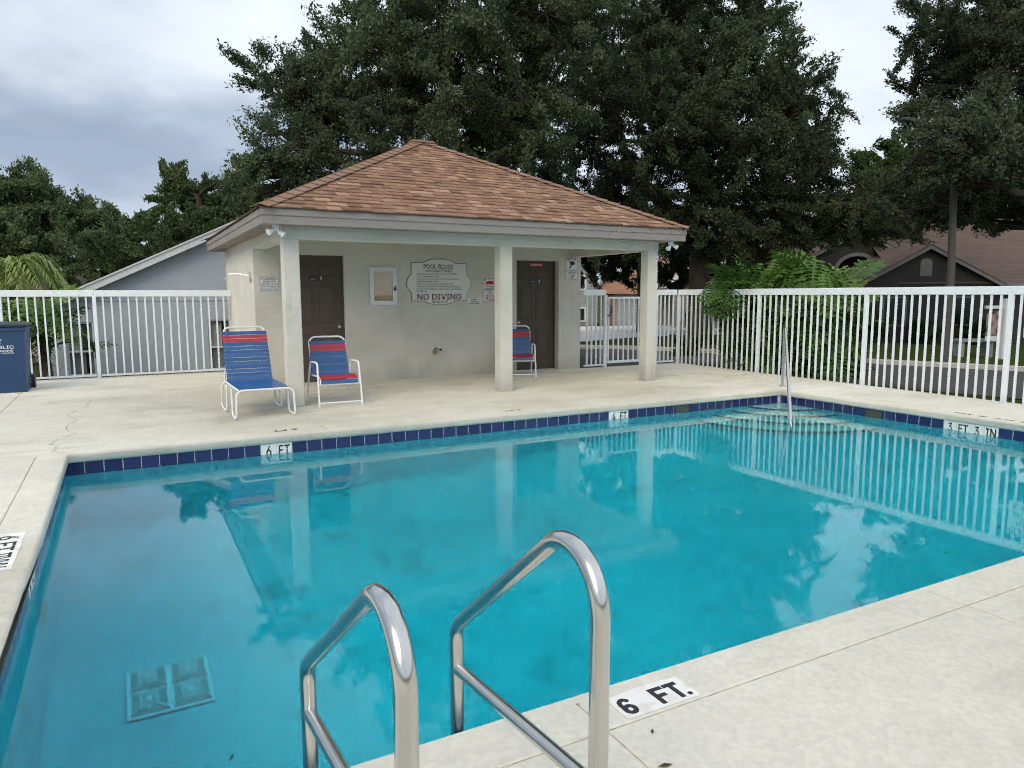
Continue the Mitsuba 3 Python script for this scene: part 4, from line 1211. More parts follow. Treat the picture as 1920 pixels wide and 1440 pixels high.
def tree(name, label, blobs, n, size, trunk, col=((0.058, 0.082, 0.052), (0.145, 0.195, 0.105)), seed=1, per=1.0, group=None, forks=(), limb_r=0.16):
    rs = np.random.RandomState(seed)
    t = thing(name, label, 'tree', group)
    tp = np.array(trunk, float)
    tw = fillet(tp[:, :3], 0)
    rr = tp[:, 3]
    pth, rad = [], []
    for i in range(len(tp) - 1):
        for f in np.linspace(0, 1, 6)[:-1]:
            pth.append(tp[i, :3] * (1 - f) + tp[i + 1, :3] * f + rs.normal(0, 0.03, 3))
            rad.append(tp[i, 3] * (1 - f) + tp[i + 1, 3] * f)
    pth.append(tp[-1, :3])
    rad.append(tp[-1, 3])
    part(t, 'trunk', P(sweep(pth, rad, 12), 'bark', True))
    limbs = []
    ck = clumps(rs, blobs, per)
    base_pts = np.array(pth)
    for x, y, z, a, b in blobs:
        c = np.array([x, y, z])
        lowp = base_pts[base_pts[:, 2] < z + 0.3]
        if not len(lowp):
            lowp = base_pts[:2]
        s = lowp[np.argmin(np.linalg.norm((lowp - c) * np.array([1, 1, 1.6]), axis=1))]
        mid = (s + c) / 2 + rs.normal(0, 0.25, 3) + np.array([0, 0, 0.25])
        L_ = np.linalg.norm(c - s)
        lr = min(limb_r, 0.035 + 0.02 * L_)
        q = [(1 - f) ** 2 * s + 2 * f * (1 - f) * mid + f * f * c + rs.normal(0, 0.05, 3) * (0 < f < 1) for f in np.linspace(0, 1, 9)]
        limbs.append(sweep(q, np.linspace(lr, lr * 0.35, 9), 6))
        near = ck[np.argsort(np.linalg.norm(ck[:, :3] - c, axis=1))[:22]]
        for w in near:
            e = w[:3]
            m_ = (c + e) / 2 + rs.normal(0, 0.12, 3)
            q2 = [(1 - f) ** 2 * q[6] + 2 * f * (1 - f) * m_ + f * f * e for f in np.linspace(0, 1, 5)]
            limbs.append(sweep(q2, np.linspace(0.028, 0.009, 5), 4, cap=False))
    for x, y, z, r_, dx, dy, dz in ck:
        c, dv = np.array([x, y, z]), np.array([dx, dy, dz])
        limbs.append(sweep([c - dv * r_ * 1.9 - Z * 0.05, c - dv * r_ * 0.5, c + dv * r_ * 1.3], [0.014, 0.010, 0.004], 3, cap=False))
    part(t, 'branches', P(cat(limbs), 'bark', True), kind='stuff')
    for fk in forks:
        part(t, 'limb', P(sweep(fillet([q[:3] for q in fk], 0.3, 5), np.linspace(fk[0][3], fk[-1][3], len(fillet([q[:3] for q in fk], 0.3, 5))), 10), 'bark', True))
    v, f, c = leaf_cloud(rs, ck, n, size, *col)
    part(t, 'crown', P(trimesh.Trimesh(v, f, process=False), 'leaf_mat', color=c), kind='stuff')
    return t


A = [(4.7,12.2,6.8,1.3,1.1),(5.8,12.9,6.2,1.7,1.4),(4.0,10.3,4.7,1.1,0.8),(3.7,11.8,4.4,0.8,0.6),(6.7,9.9,7.2,1.7,1.5),(6.1,9.6,4.7,2.1,1.3),(8.2,9.4,7.9,2.1,1.4),(8.4,9.8,6.2,2.0,1.5),(10.0,9.2,6.9,1.8,2.0),(9.7,9.8,5.0,1.7,1.0),(5.2,11.5,4.4,1.7,0.8),(7.8,12.0,9.3,1.7,0.8),(9.1,9.2,9.6,3.1,1.3),(5.8,13.9,8.3,0.4,0.8),(10.2,7.6,8.1,1.5,1.3),(3.8,13.4,4.1,0.8,0.7)]
B = [(14.7,12.8,9.1,2.5,2.1),(15.0,13.7,6.8,1.9,1.6),(15.4,10.3,7.5,2.5,2.5),(16.2,11.6,10.2,2.7,1.8),(17.9,9.8,8.9,2.3,2.1),(17.9,9.2,6.4,2.7,1.9),(19.6,8.9,7.5,1.4,1.6),(20.6,8.9,6.2,1.3,1.1),(19.4,10.4,10.5,1.2,1.4),(18.4,10.8,4.7,3.0,1.4),(20.0,9.3,4.3,2.3,1.2),(16.3,12.7,5.5,1.8,1.2),(14.8,11.0,3.2,1.2,0.7),(22.8,9.8,3.7,1.8,0.8),(16.3,10.5,11.5,3.5,1.6),(19.3,10.7,3.3,1.4,0.8)]
Cc = [(20.4,5.1,8.5,1.1,1.2),(21.4,5.8,7.4,1.0,0.9),(19.1,3.5,5.5,1.3,1.0),(21.6,3.8,7.5,1.5,1.8),(21.0,3.1,5.0,1.6,1.3),(20.1,3.2,4.0,1.6,0.7),(19.0,4.1,3.7,1.2,0.5),(22.9,3.6,9.3,1.8,1.5),(23.5,3.0,5.8,1.9,2.2),(22.4,4.7,9.4,1.6,1.2),(21.8,3.6,3.3,1.3,0.3)]
Dd = [(31.4,13.8,6.8,1.5,1.5),(33.4,14.3,7.9,1.0,1.0),(29.2,12.8,4.9,1.7,1.3),(32.8,12.6,6.7,1.7,1.5),(28.9,13.6,4.0,1.5,1.0)]
Ee = [(-2.2,24.7,4.5,2.2,1.4),(-0.7,25.2,4.2,1.6,1.1),(-3.6,23.5,4.3,2.0,1.8),(-2.2,23.9,2.9,2.8,1.1),(-0.0,22.1,3.0,1.6,1.2),(0.8,21.5,3.6,1.1,0.9),(-2.7,24.0,5.3,0.8,0.6)]
Ff = [(2.5,18.7,4.7,1.0,1.0),(3.5,19.6,4.3,1.4,1.0),(1.7,17.1,3.2,1.4,1.0),(0.9,18.8,2.5,1.6,0.8),(2.9,17.1,3.0,1.6,0.9),(3.8,16.6,5.0,0.8,0.7),(4.1,16.8,4.2,1.1,1.0),(2.2,18.7,5.3,0.4,0.4)]
A += [(6.3,13.1,7.1,1.5,1.4),(8.6,12.5,8.0,1.5,1.4),(9.5,10.3,6.0,1.5,1.4),(9.2,11.0,4.7,1.3,0.7),(11.9,10.9,4.9,1.0,1.0),(8.2,13.1,6.5,1.5,1.1),(6.5,11.6,8.3,0.8,1.1),(10.7,9.7,8.4,1.5,1.5)]
B += [(17.3,14.5,8.7,1.9,1.8),(18.4,12.2,6.7,2.1,1.8),(21.8,12.1,9.0,1.8,1.8),(18.9,12.9,9.6,1.9,1.9),(21.2,11.1,6.0,1.9,1.4),(16.8,11.6,4.1,2.1,1.1),(16.2,14.5,4.8,1.4,1.2),(18.9,9.6,3.4,2.3,0.8),(21.5,9.3,5.0,1.4,1.1)]
Cc += [(21.8,4.6,7.3,1.3,1.3),(24.4,5.0,6.7,1.3,1.2),(21.6,4.4,5.0,1.3,0.9),(24.8,5.4,9.9,1.3,1.0),(22.0,5.4,8.2,0.9,0.9)]
Cc += [(15.8,1.7,4.6,0.8,0.45),(16.2,1.4,4.4,0.8,0.4),(16.0,2.1,4.3,0.5,0.35),(16.5,1.2,4.0,0.7,0.4),(15.9,1.5,3.9,0.5,0.3),(15.9,1.7,4.9,0.6,0.4),(16.6,1.2,4.7,0.7,0.5),(17.0,1.0,4.2,0.7,0.5)]
B += [(21.8,8.5,3.8,1.4,0.6),(23.5,8.1,3.5,1.1,0.5),(21.7,7.8,4.4,1.2,0.7)]
Cc += [(22.1,3.8,3.6,1.0,0.4),(20.2,4.0,3.5,0.9,0.4),(20.2,5.0,3.6,0.9,0.4),(19.6,5.2,4.2,0.7,0.5)]
Jj = [(42.3,18.8,7.0,2.8,1.4),(45.5,17.3,6.9,2.8,1.4),(39.7,19.7,7.3,1.9,1.6),(47.4,15.9,7.0,2.5,1.6),(44.3,18.5,8.3,2.5,1.2)]
Gg = [(20.0,20.7,3.5,1.5,1.4),(22.4,20.5,3.3,2.0,1.4),(22.7,17.8,3.4,1.5,1.5),(21.4,19.7,4.5,2.3,1.3),(22.5,18.3,2.2,1.3,0.6),(24.2,17.4,3.7,1.5,1.5)]
Hh = [(28.4,18.5,3.3,2.1,1.3),(31.2,18.0,3.6,2.4,1.5),(31.3,15.6,4.3,2.1,1.3),(27.0,19.0,4.4,1.6,1.3),(29.0,17.0,2.0,1.6,0.8)]
tree('broadleaf_tree', 'dark low tree over the driveway beyond the gate', Gg, 70000, 0.17, [(22.0, 19.4, -0.8, 0.3), (22.0, 19.4, 2.5, 0.24), (21.8, 19.4, 4.5, 0.1)], seed=7, col=((0.020, 0.030, 0.016), (0.060, 0.080, 0.036)))
tree('broadleaf_tree', 'dark tree behind the arched entry of the dark house', Hh, 70000, 0.18, [(29.6, 17.4, -0.8, 0.3), (29.6, 17.4, 2.5, 0.24), (29.5, 17.2, 4.2, 0.1)], seed=8, col=((0.020, 0.030, 0.016), (0.055, 0.074, 0.034)))
tree('broadleaf_tree', 'dark tree line rising behind the brown roof at right', Jj, 90000, 0.2, [(38.5, 15.0, -0.9, 0.35), (38.5, 15.0, 3.5, 0.28), (38.6, 15.0, 7.0, 0.12)], seed=9, col=((0.030, 0.046, 0.026), (0.085, 0.115, 0.055)))
tree('oak_tree', 'broad dark oak rising directly behind the pool house', A, 300000, 0.098, [(9.6, 10.4, -1.0, 0.36), (9.7, 10.4, 2.0, 0.30), (9.9, 10.2, 4.5, 0.24), (9.4, 10.0, 7.0, 0.15), (8.9, 9.9, 9.0, 0.07)], seed=1,
     forks=[[(9.75, 10.35, 2.6, 0.2), (10.6, 10.0, 4.6, 0.16), (10.3, 9.6, 7.2, 0.1), (10.0, 9.0, 8.5, 0.05)], [(9.8, 10.3, 3.6, 0.16), (8.0, 10.6, 5.2, 0.12), (5.5, 11.5, 6.6, 0.05)]])
tree('oak_tree', 'huge dark spreading oak between pool house and dark house', B, 400000, 0.112, [(18.0, 11.3, -0.5, 0.52), (18.15, 11.4, 1.5, 0.38), (18.3, 11.6, 3.4, 0.33), (17.6, 11.3, 6.5, 0.22), (17.0, 11.0, 9.5, 0.10)], seed=2,
     col=((0.050, 0.072, 0.047), (0.135, 0.180, 0.098)), forks=[[(18.1, 11.35, 1.0, 0.2), (19.2, 10.9, 2.4, 0.16), (21.0, 10.2, 3.2, 0.10), (22.6, 9.8, 3.6, 0.05)], [(18.3, 11.6, 3.2, 0.22), (15.9, 12.2, 5.4, 0.14), (15.0, 12.6, 8.0, 0.06)]])
tree('oak_tree', 'dark oak overhanging the right edge above the brown roof', Cc, 240000, 0.096, [(24.6, 2.2, -0.4, 0.4), (24.4, 2.4, 2.6, 0.32), (23.6, 3.0, 5.4, 0.22), (22.6, 3.8, 8.8, 0.09)], seed=3, col=((0.048, 0.066, 0.046), (0.122, 0.158, 0.092)))
tree('broadleaf_tree', 'distant green tree between the large oak and right oak', Dd, 70000, 0.17, [(31.2, 13.6, -0.6, 0.3), (31.3, 13.6, 4.0, 0.22), (31.6, 13.6, 7.0, 0.1)], seed=4, col=((0.040, 0.066, 0.026), (0.11, 0.155, 0.06)))
tree('broadleaf_tree', 'rounded olive green tree at far left behind the palm', Ee, 130000, 0.13, [(-1.5, 24.2, -1.4, 0.3), (-1.6, 24.2, 2.2, 0.22), (-1.8, 24.3, 4.6, 0.1)], seed=5, col=((0.085, 0.125, 0.06), (0.19, 0.25, 0.12)))
tree('broadleaf_tree', 'dark green tree above the grey house roof', Ff, 110000, 0.125, [(2.8, 18.0, -1.3, 0.26), (2.8, 18.0, 2.0, 0.2), (2.9, 17.9, 4.6, 0.08)], seed=6, col=((0.055, 0.085, 0.04), (0.145, 0.20, 0.085)))

# ------------------------------------------------------------------ large-leaved plants


def philo_leaf(rs, L_):
    """a deeply cut leaf in its own frame: base at the origin, tip towards +x, upper side +z"""
    V, Fc = [], []

    def midrib(s):
        return np.array([s * L_, 0, -0.30 * L_ * s * s])
    N = 9
    for k in range(N):
        s = -0.02 + 0.95 * k / (N - 1)
        ln = L_ * (0.52 * math.sin(PI * (0.20 + 0.70 * max(s, 0))) + 0.08)
        fwd = -0.25 + 1.45 * s
        for sg in (-1, 1):
            b, b2 = midrib(s), midrib(s + 0.075)
            dv = np.array([fwd * 0.8, sg * 1.0, 0])
            dv /= np.linalg.norm(dv)
            ln2 = ln * rs.uniform(0.85, 1.12)
            droop = rs.uniform(0.05, 0.40)
            perp = np.array([-dv[1], dv[0], 0]) * sg            # towards the leaf tip
            i0 = len(V)
            w0 = 0.030 * L_

            def pt(f, side):
                return b * (1 - f) + (b + dv * ln2) * f - Z * droop * ln2 * f * f + perp * side + np.array([0.06 * L_ * f * f, 0, 0])
            lift = Z * rs.uniform(-0.01, 0.03) * L_
            V += [b, b2, pt(0.45, -w0) + lift, pt(0.45, w0 * 1.2), pt(0.72, -w0 * 0.7), pt(0.72, w0) + lift, pt(1.0, 0), pt(0.80, w0 * 3.4), pt(0.66, -w0 * 3.0), pt(0.98, w0 * 2.6)]
            Fc += [(i0, i0 + 2, i0 + 3), (i0, i0 + 3, i0 + 1), (i0 + 2, i0 + 4, i0 + 5), (i0 + 2, i0 + 5, i0 + 3), (i0 + 4, i0 + 6, i0 + 5), (i0 + 3, i0 + 5, i0 + 7), (i0 + 2, i0 + 8, i0 + 4), (i0 + 5, i0 + 6, i0 + 9)]
    i0 = len(V)
    for s in np.linspace(-0.04, 1.0, 6):
        c = midrib(s)
        w = 0.045 * L_ * (1 - 0.6 * max(s, 0))
        V += [c + Y * w, c - Y * w]
    for k in range(5):
        a = i0 + 2 * k
        Fc += [(a, a + 1, a + 3), (a, a + 3, a + 2)]
    V.append(midrib(1.0) + np.array([0.20 * L_, 0, -0.12 * L_]))
    Fc.append((i0 + 10, i0 + 11, len(V) - 1))
    return trimesh.Trimesh(np.array(V), Fc, process=False)


rs0 = np.random.RandomState(77)
PHL = [[P(philo_leaf(rs0, 1.0), f'philo_{i}') for _ in range(3)] for i in range(4)]


def add_leaf(t, rs, base_, tip_at, L_, shade):
    """petiole from base_ to tip_at, blade from there outward and drooping"""
    base_, tip_at = np.asarray(base_, float), np.asarray(tip_at, float)
    d = tip_at - base_
    mid = base_ + d * 0.55 + np.array([0, 0, 0.12 * np.linalg.norm(d)])
    q = [(1 - f) ** 2 * base_ + 2 * f * (1 - f) * mid + f * f * tip_at for f in np.linspace(0, 1, 7)]
    part(t, 'petiole', P(sweep(q, np.linspace(0.013, 0.007, 7), 5), 'stem_green', True))
    h = np.array([d[0], d[1], 0])
    h = h / (np.linalg.norm(h) + 1e-6)
    slope_ = rs.uniform(0.1, 1.3) if rs.rand() < 0.25 else rs.uniform(-1.7, -0.35)
    x = h + np.array([rs.normal(0, .2), rs.normal(0, .2), slope_])
    x /= np.linalg.norm(x)
    yv = np.cross(np.array([rs.normal(0, .25), rs.normal(0, .25), 1.0]), x)
    yv /= np.linalg.norm(yv)
    zv = np.cross(x, yv)
    m = np.eye(4)
    m[:3, 0], m[:3, 1], m[:3, 2], m[:3, 3] = x * L_, yv * L_, zv * L_, tip_at
    part(t, 'leaf', PHL[shade][rs.randint(3)], T(m))


t = thing('split_leaf_plant', 'large bright green split leaf shrub leaning over the right fence', 'shrub')
rs = np.random.RandomState(21)
for cx_, cy_ in ((11.75, 3.1), (12.0, 2.3), (12.0, 1.5), (11.7, 1.0)):
    part(t, 'stem', P(sweep([(cx_, cy_, -0.1), (cx_ + 0.05, cy_ + 0.05, 0.4), (cx_ - 0.02, cy_, 0.9)], [0.07, 0.06, 0.05], 8), 'bark_leafscar', True))
for k in range(400):
    yb = rs.choice([3.1, 2.8, 2.5, 2.2, 1.9, 1.6, 1.3, 1.0])
    base_ = np.array([11.85 + rs.normal(0, .1), yb, rs.uniform(0.3, 1.0)])
    az = rs.uniform(0, 2 * PI)
    r_ = rs.uniform(0.10, 0.62)
    el = rs.uniform(0.0, 1.0)
    top = 2.12 - 0.22 * abs(yb - 2.15) ** 1.6
    tip = base_ + np.array([math.cos(az) * r_ * 0.8, math.sin(az) * r_, 0])
    tip[2] = 0.20 + (top - 0.20) * el ** 1.15
    tip[1] = min(max(tip[1], 1.0), 3.1)
    if tip[0] < 11.2 and not (tip[2] > 1.62):
        tip[0] = 11.2 + 0.25 * rs.rand()
    L_ = rs.uniform(0.40, 0.62)
    if tip[0] < 11.5 and tip[2] < 1.6:
        L_ *= 0.7
    add_leaf(t, rs, base_, tip, L_, int(rs.choice([2, 2, 0])) if tip[2] < 1.2 else int(rs.choice([0, 1, 1, 3])))
for k in range(16):      # leaves that hang over the rail on the deck side
    tip = np.array([10.95 + rs.uniform(-.06, .10), rs.uniform(2.35, 3.1), rs.uniform(1.60, 1.85)])
    base_ = np.array([11.8, 3.1, 1.0])
    add_leaf(t, rs, base_, tip, rs.uniform(0.45, 0.6), int(rs.choice([0, 1])))
# young shoots low at the fence post
t = thing('split_leaf_plant', 'small leafy shoots growing through the foot of the right fence', 'plant')
for k in range(12):
    yb = 2.30 + rs.normal(0, .06) if k < 7 else 1.75 + rs.normal(0, .05)
    base_ = np.array([11.05, yb, 0.0])
    tip = base_ + np.array([rs.uniform(-.12, .1), rs.uniform(-.12, .12), rs.uniform(0.1, 0.55 if k >= 7 else 0.3)])
    add_leaf(t, rs, base_, tip, rs.uniform(0.16, 0.26), int(rs.choice([0, 1])))

t = thing('split_leaf_plant', 'tall split leaf plant with scarred trunk behind the left fence', 'plant')
rs = np.random.RandomState(8)
part(t, 'stem', P(sweep([(-0.93, 10.2, -0.6), (-0.95, 10.25, 0.0), (-1.0, 10.3, 0.4), (-0.93, 10.3, 0.85)], [0.13, 0.10, 0.085, 0.06], 10), 'bark_leafscar', True))
for k in range(64):
    az = rs.uniform(0, 2 * PI)
    r_ = rs.uniform(0.15, 0.85)
    tip = np.array([-1.30 + math.cos(az) * r_ * 1.05, 10.3 + math.sin(az) * r_ * 0.7, rs.uniform(0.75, 1.42)])
    add_leaf(t, rs, (-1.0, 10.3, 0.72), tip, rs.uniform(0.45, 0.66), int(rs.choice([0, 1, 1, 3])))
for k in range(4):
    add_leaf(t, rs, (-0.95, 10.28, 0.30 + 0.03 * k), (-0.25 + 0.07 * k, 10.2 + 0.05 * k, 0.62 - 0.06 * k), 0.36, 2)
# dry fronds and mulch at its foot
dr_ = []
for k in range(60):
    a = rs.uniform(0, 2 * PI)
    r_ = rs.uniform(0.1, 0.6)
    b = np.array([-1.2, 10.0, -0.35 + 0.7 * rs.rand()])
    e = b + np.array([math.cos(a) * r_, math.sin(a) * r_ * .5, rs.uniform(-.35, .2)])
    dr_.append(sweep([b, (b + e) / 2 + Z * 0.1, e], [0.012, 0.01, 0.004], 4))
part(t, 'dry_stalks', P(cat(dr_), 'bark_leafscar'), kind='stuff')


def frond(rs, base_, az, L_, rise, matk):
    h = np.array([math.cos(az), math.sin(az), 0])
    q = [base_ + h * L_ * f + Z * (rise * L_ * f - (rise + 0.35) * L_ * f * f) for f in np.linspace(0, 1, 9)]
    V, Fc = [], []
    for k in range(34):
        f = 0.12 + 0.86 * k / 33
        i = min(int(f * 8), 7)
        g = f * 8 - i
        c = q[i] * (1 - g) + q[i + 1] * g
        tg = q[i + 1] - q[i]
        tg /= np.linalg.norm(tg)
        sd = np.cross(tg, Z)
        sd /= np.linalg.norm(sd) + 1e-9
        for sg in (-1, 1):
            ln = 0.42 * math.sin(PI * (0.15 + 0.8 * f)) * rs.uniform(0.8, 1.2)
            dv = tg * 0.75 + sd * sg * 0.75 + Z * rs.uniform(-.1, .35)
            dv /= np.linalg.norm(dv)
            m_ = c + dv * ln * 0.5
            e = c + dv * ln - Z * ln * rs.uniform(0.25, 0.65)
            wv = np.cross(dv, Z)
            wv = wv / (np.linalg.norm(wv) + 1e-9) * 0.011
            i0 = len(V)
            V += [c - wv, c + wv, m_ + wv * 1.3, m_ - wv * 1.3, e]
            Fc += [(i0, i0 + 1, i0 + 2), (i0, i0 + 2, i0 + 3), (i0 + 3, i0 + 2, i0 + 4)]
    st = sweep(q, np.linspace(0.018, 0.006, 9), 5)
    return cat([trimesh.Trimesh(V, Fc, process=False), st])


t = thing('palm_tree', 'yellow green palm with drooping fronds above the left fence', 'palm')
rs = np.random.RandomState(4)
pc = np.array([-1.75, 13.0, 2.0])
part(t, 'trunk', P(sweep([(-1.8, 13.0, -1.0), (-1.77, 13.0, 0.4), pc], [0.13, 0.11, 0.08], 10), 'bark_leafscar', True))
for k in range(40):
    az = 2 * PI * k / 40 + rs.uniform(-.2, .2)
    part(t, 'frond', P(frond(rs, pc, az, rs.uniform(0.95, 1.5), rs.uniform(0.4, 1.6), None), 'palm_green' if k % 3 else 'palm_green_b'))

# ------------------------------------------------------------------ houses


def wall_prism(poly, depth, o, r, mat_, nrm=None):
    """vertical wall in the plane of r and z, thickness going away from the viewer"""
    r = np.asarray(r, float)
    return P(prism(poly, depth, o, r, Z, np.cross(r, Z)), mat_)


# grey house behind the left fence: gable wall facing the pool
h = thing('grey_house', 'pale blue grey stucco house behind the left fence', 'house')
HY = 12.0
slope_ = 0.48
gable = Polygon([(-1.0, -1.1), (9.4, -1.1), (9.4, 1.62), (4.2, 3.68), (-1.0, 1.22)])
wins = [(-0.66, -0.10, -0.42, 0.845), (2.40, 2.98, -0.42, 0.845)]
for a, b, c, d in wins:
    gable = gable.difference(sbox(a, c, b, d))
part(h, 'wall', P(prism(gable, 0.2, (0, HY + 0.2, 0), X, Z, -Y), 'house_grey'))
part(h, 'wall', P(box(-1.0, -0.8, HY + 0.2, HY + 8, -1.1, 1.2), 'house_grey'))
part(h, 'band', P(box(-0.99, 9.39, HY - 0.012, HY - 0.001, 1.312, 1.332), 'siding_grey'))
for a, b, c, d in wins:
    f = part(h, 'window', P(prism(sbox(a, c, b, d).difference(sbox(a + .035, c + .035, b - .035, d - .035)), 0.06, (0, HY + 0.09, 0), X, Z, -Y), 'house_white_trim'))
    part(f, 'mid_rail', P(box(a + .036, b - .036, HY + 0.035, HY + 0.085, (c + d) / 2 - .02 - .06, (c + d) / 2 + .02 - .06), 'house_white_trim'))
    part(f, 'curtain', P(box(a + .036, b - .25, HY + 0.14, HY + 0.15, (c + d) / 2 - 0.06, d - .036), 'curtain'))
    part(f, 'curtain', P(box(a + .036, b - .20, HY + 0.14, HY + 0.15, c + .036, (c + d) / 2 - 0.061), 'curtain_low'))
    part(f, 'curtain', P(box(b - .13, b - .036, HY + 0.14, HY + 0.15, c + .036, d - .036), 'curtain_low'))
    part(f, 'pane', P(box(a + .036, b - .036, HY + 0.175, HY + 0.185, c + .036, d - .036), 'window_dark'))
    part(h, 'sill', P(cbox(a - .05, b + .05, HY - 0.05, HY - 0.001, c - 0.06, c - 0.002, 0.006), 'house_white_trim'))


def rake(p0, p1, y0, y1, th):
    (x0, z0), (x1, z1) = p0, p1
    V = [(x0, y, z0 - dz) for y in (y0, y1) for dz in (0, th)] + [(x1, y, z1 - dz) for y in (y0, y1) for dz in (0, th)]
    return trimesh.convex.convex_hull(np.array(V))


part(h, 'rake_board', P(rake((-1.35, 1.12), (4.2, 3.79), HY - 0.30, HY - 0.26, 0.17), 'house_white_trim'))
part(h, 'rake_board', P(rake((4.2, 3.79), (9.75, 1.12), HY - 0.30, HY - 0.26, 0.17), 'house_white_trim'))
part(h, 'soffit', P(rake((-1.34, 1.0), (4.2, 3.66), HY - 0.255, HY - 0.003, 0.02), 'soffit_mat'))
part(h, 'roof', P(cat([rake((-1.4, 1.13), (4.2, 3.825), HY - 0.33, HY + 8, 0.04), rake((4.2, 3.825), (9.8, 1.13), HY - 0.33, HY + 8, 0.04)]), 'house_white_trim'))

# far brown-roofed house with satellite dish
h = thing('brown_house', 'distant house with dark brown roof behind the palm', 'house')
V = np.array([(-6, 27.6, 1.5), (1.2, 25.2, 1.5), (2.8, 30.0, 1.5), (-4.4, 32.4, 1.5), (-4.2, 29.6, 2.55), (1.0, 27.9, 2.50)])
part(h, 'roof', P(trimesh.Trimesh(V, [(0, 1, 5), (0, 5, 4), (1, 2, 5), (2, 3, 4), (2, 4, 5), (3, 0, 4)], process=False), 'roof_far_brown'))
part(h, 'wall', P(trimesh.convex.convex_hull(np.array([(x, y, z) for x, y in ((-5.7, 27.8), (1.1, 25.5), (2.5, 29.8), (-4.2, 32.1)) for z in (-1.2, 1.5)])), 'siding_beige'))
t = thing('satellite_dish', 'small grey satellite dish in front of the far brown roof', 'satellite dish')
dc = np.array([-1.32, 25.6, 2.0])
ang = np.linspace(0, 2 * PI, 24, endpoint=False)
V = [dc + np.array([0, 0.05, 0])] + [dc + np.array([0.21 * math.cos(a), 0.0, 0.19 * math.sin(a)]) for a in ang]
Fd = [(0, 1 + (i + 1) % 24, 1 + i) for i in range(24)]
dm = trimesh.Trimesh(V, Fd, process=False)
d2 = dm.copy()
d2.invert()
d2.apply_translation((0, 0.012, 0))
part(t, 'dish', P(cat([dm, d2]), 'siding_grey', True))
part(t, 'arm', P(tube([dc + np.array([-0.05, 0, -0.18]), dc + np.array([-0.45, -0.2, 0.02]), dc + np.array([-0.52, -0.2, 0.12])], 0.022, 0.03, 6), 'house_white_trim'))
part(t, 'mast', P(tube([dc + np.array([0, 0.05, 0.0]), dc + np.array([0, 0.2, -0.9])], 0.03, 0, 6), 'siding_grey'))

# dark house across the street
h = thing('dark_house', 'dark charcoal house with brown roof across the street', 'house')
gA, gB = np.array([24.68, 10.24, 0]), np.array([29.52, 7.66, 0])
gr_ = (gB - gA) / np.linalg.norm(gB - gA)
gn = np.cross(gr_, Z)
W = float(np.linalg.norm(gB - gA))
GZ = -0.55
o = gA - gn * 0.25
gw = Polygon([(0.25, GZ), (W - 0.25, GZ), (W - 0.25, 1.86), (W / 2 - 0.05, 3.08), (0.25, 1.86)])
part(h, 'wall', P(prism(gw, 0.25, o, gr_, Z, gn), 'house_dark'))
vent = Polygon([(2.42, 2.10), (2.86, 2.10)] + [(2.64 + 0.22 * math.cos(a), 2.62 + 0.14 * math.sin(a)) for a in np.linspace(0, PI, 13)])
f = part(h, 'vent', P(prism(vent, 0.03, o + gn * 0.252, gr_, Z, gn), 'dark_trim'), label='pale arched louvre vent in the gable')
for k in range(6):
    part(f, 'louvre', P(prism(sbox(2.45, 2.14 + k * 0.08, 2.83, 2.165 + k * 0.08), 0.02, o + gn * 0.283, gr_, Z, gn), 'dark_trim'))


def rake_dir(p0, p1, o, r, n, d0, d1, th):
    V = []
    for s, z in (p0, p1):
        for d in (d0, d1):
            for dz in (0, th):
                V.append(o + r * s + n * d + Z * (z - dz))
    return trimesh.convex.convex_hull(np.array(V))


part(h, 'rake_board', P(rake_dir((-0.1, 1.74), (W / 2 - 0.05, 3.24), gA, gr_, gn, 0.15, 0.19, 0.14), 'dark_trim'))
part(h, 'rake_board', P(rake_dir((W / 2 - 0.05, 3.24), (W + 0.05, 1.80), gA, gr_, gn, 0.15, 0.19, 0.14), 'dark_trim'))
part(h, 'fascia', P(rake_dir((W + 0.05, 1.86), (W + 7.0, 1.86), gA, gr_, gn, 0.10, 0.15, 0.13), 'dark_trim'))
part(h, 'wall', P(prism(sbox(W - 0.2, GZ, W + 7, 1.80), 0.2, gA - gn * 0.6, gr_, Z, gn), 'house_dark'))
ro = []
ro.append(rake_dir((-0.15, 1.76), (W / 2 - 0.05, 3.28), gA, gr_, gn, -7, 0.2, 0.04))
ro.append(rake_dir((W / 2 - 0.05, 3.28), (W + 0.1, 1.82), gA, gr_, gn, -7, 0.2, 0.04))
V = [gA + gr_ * 1.6 + gn * 0.02 + Z * 1.87, gA + gr_ * (W + 7.2) + gn * 0.16 + Z * 1.87, gA + gr_ * (W + 6.5) - gn * 5.4 + Z * 4.75, gA + gr_ * 2.4 - gn * 5.4 + Z * 4.75]
V2 = [v - Z * 0.05 for v in V]
ro.append(trimesh.convex.convex_hull(np.array(V + V2)))
part(h, 'roof', P(cat(ro), 'roof_brown'))
V = [gA + gr_ * s + gn * d + Z * z for s, d, z in ((2.55, -5.1, 1.8), (2.55, -5.3, 4.5), (2.55, -1.3, 1.8))]
part(h, 'wall', P(trimesh.convex.convex_hull(np.array(V + [v + gr_ * 0.1 for v in V])), 'house_dark'))
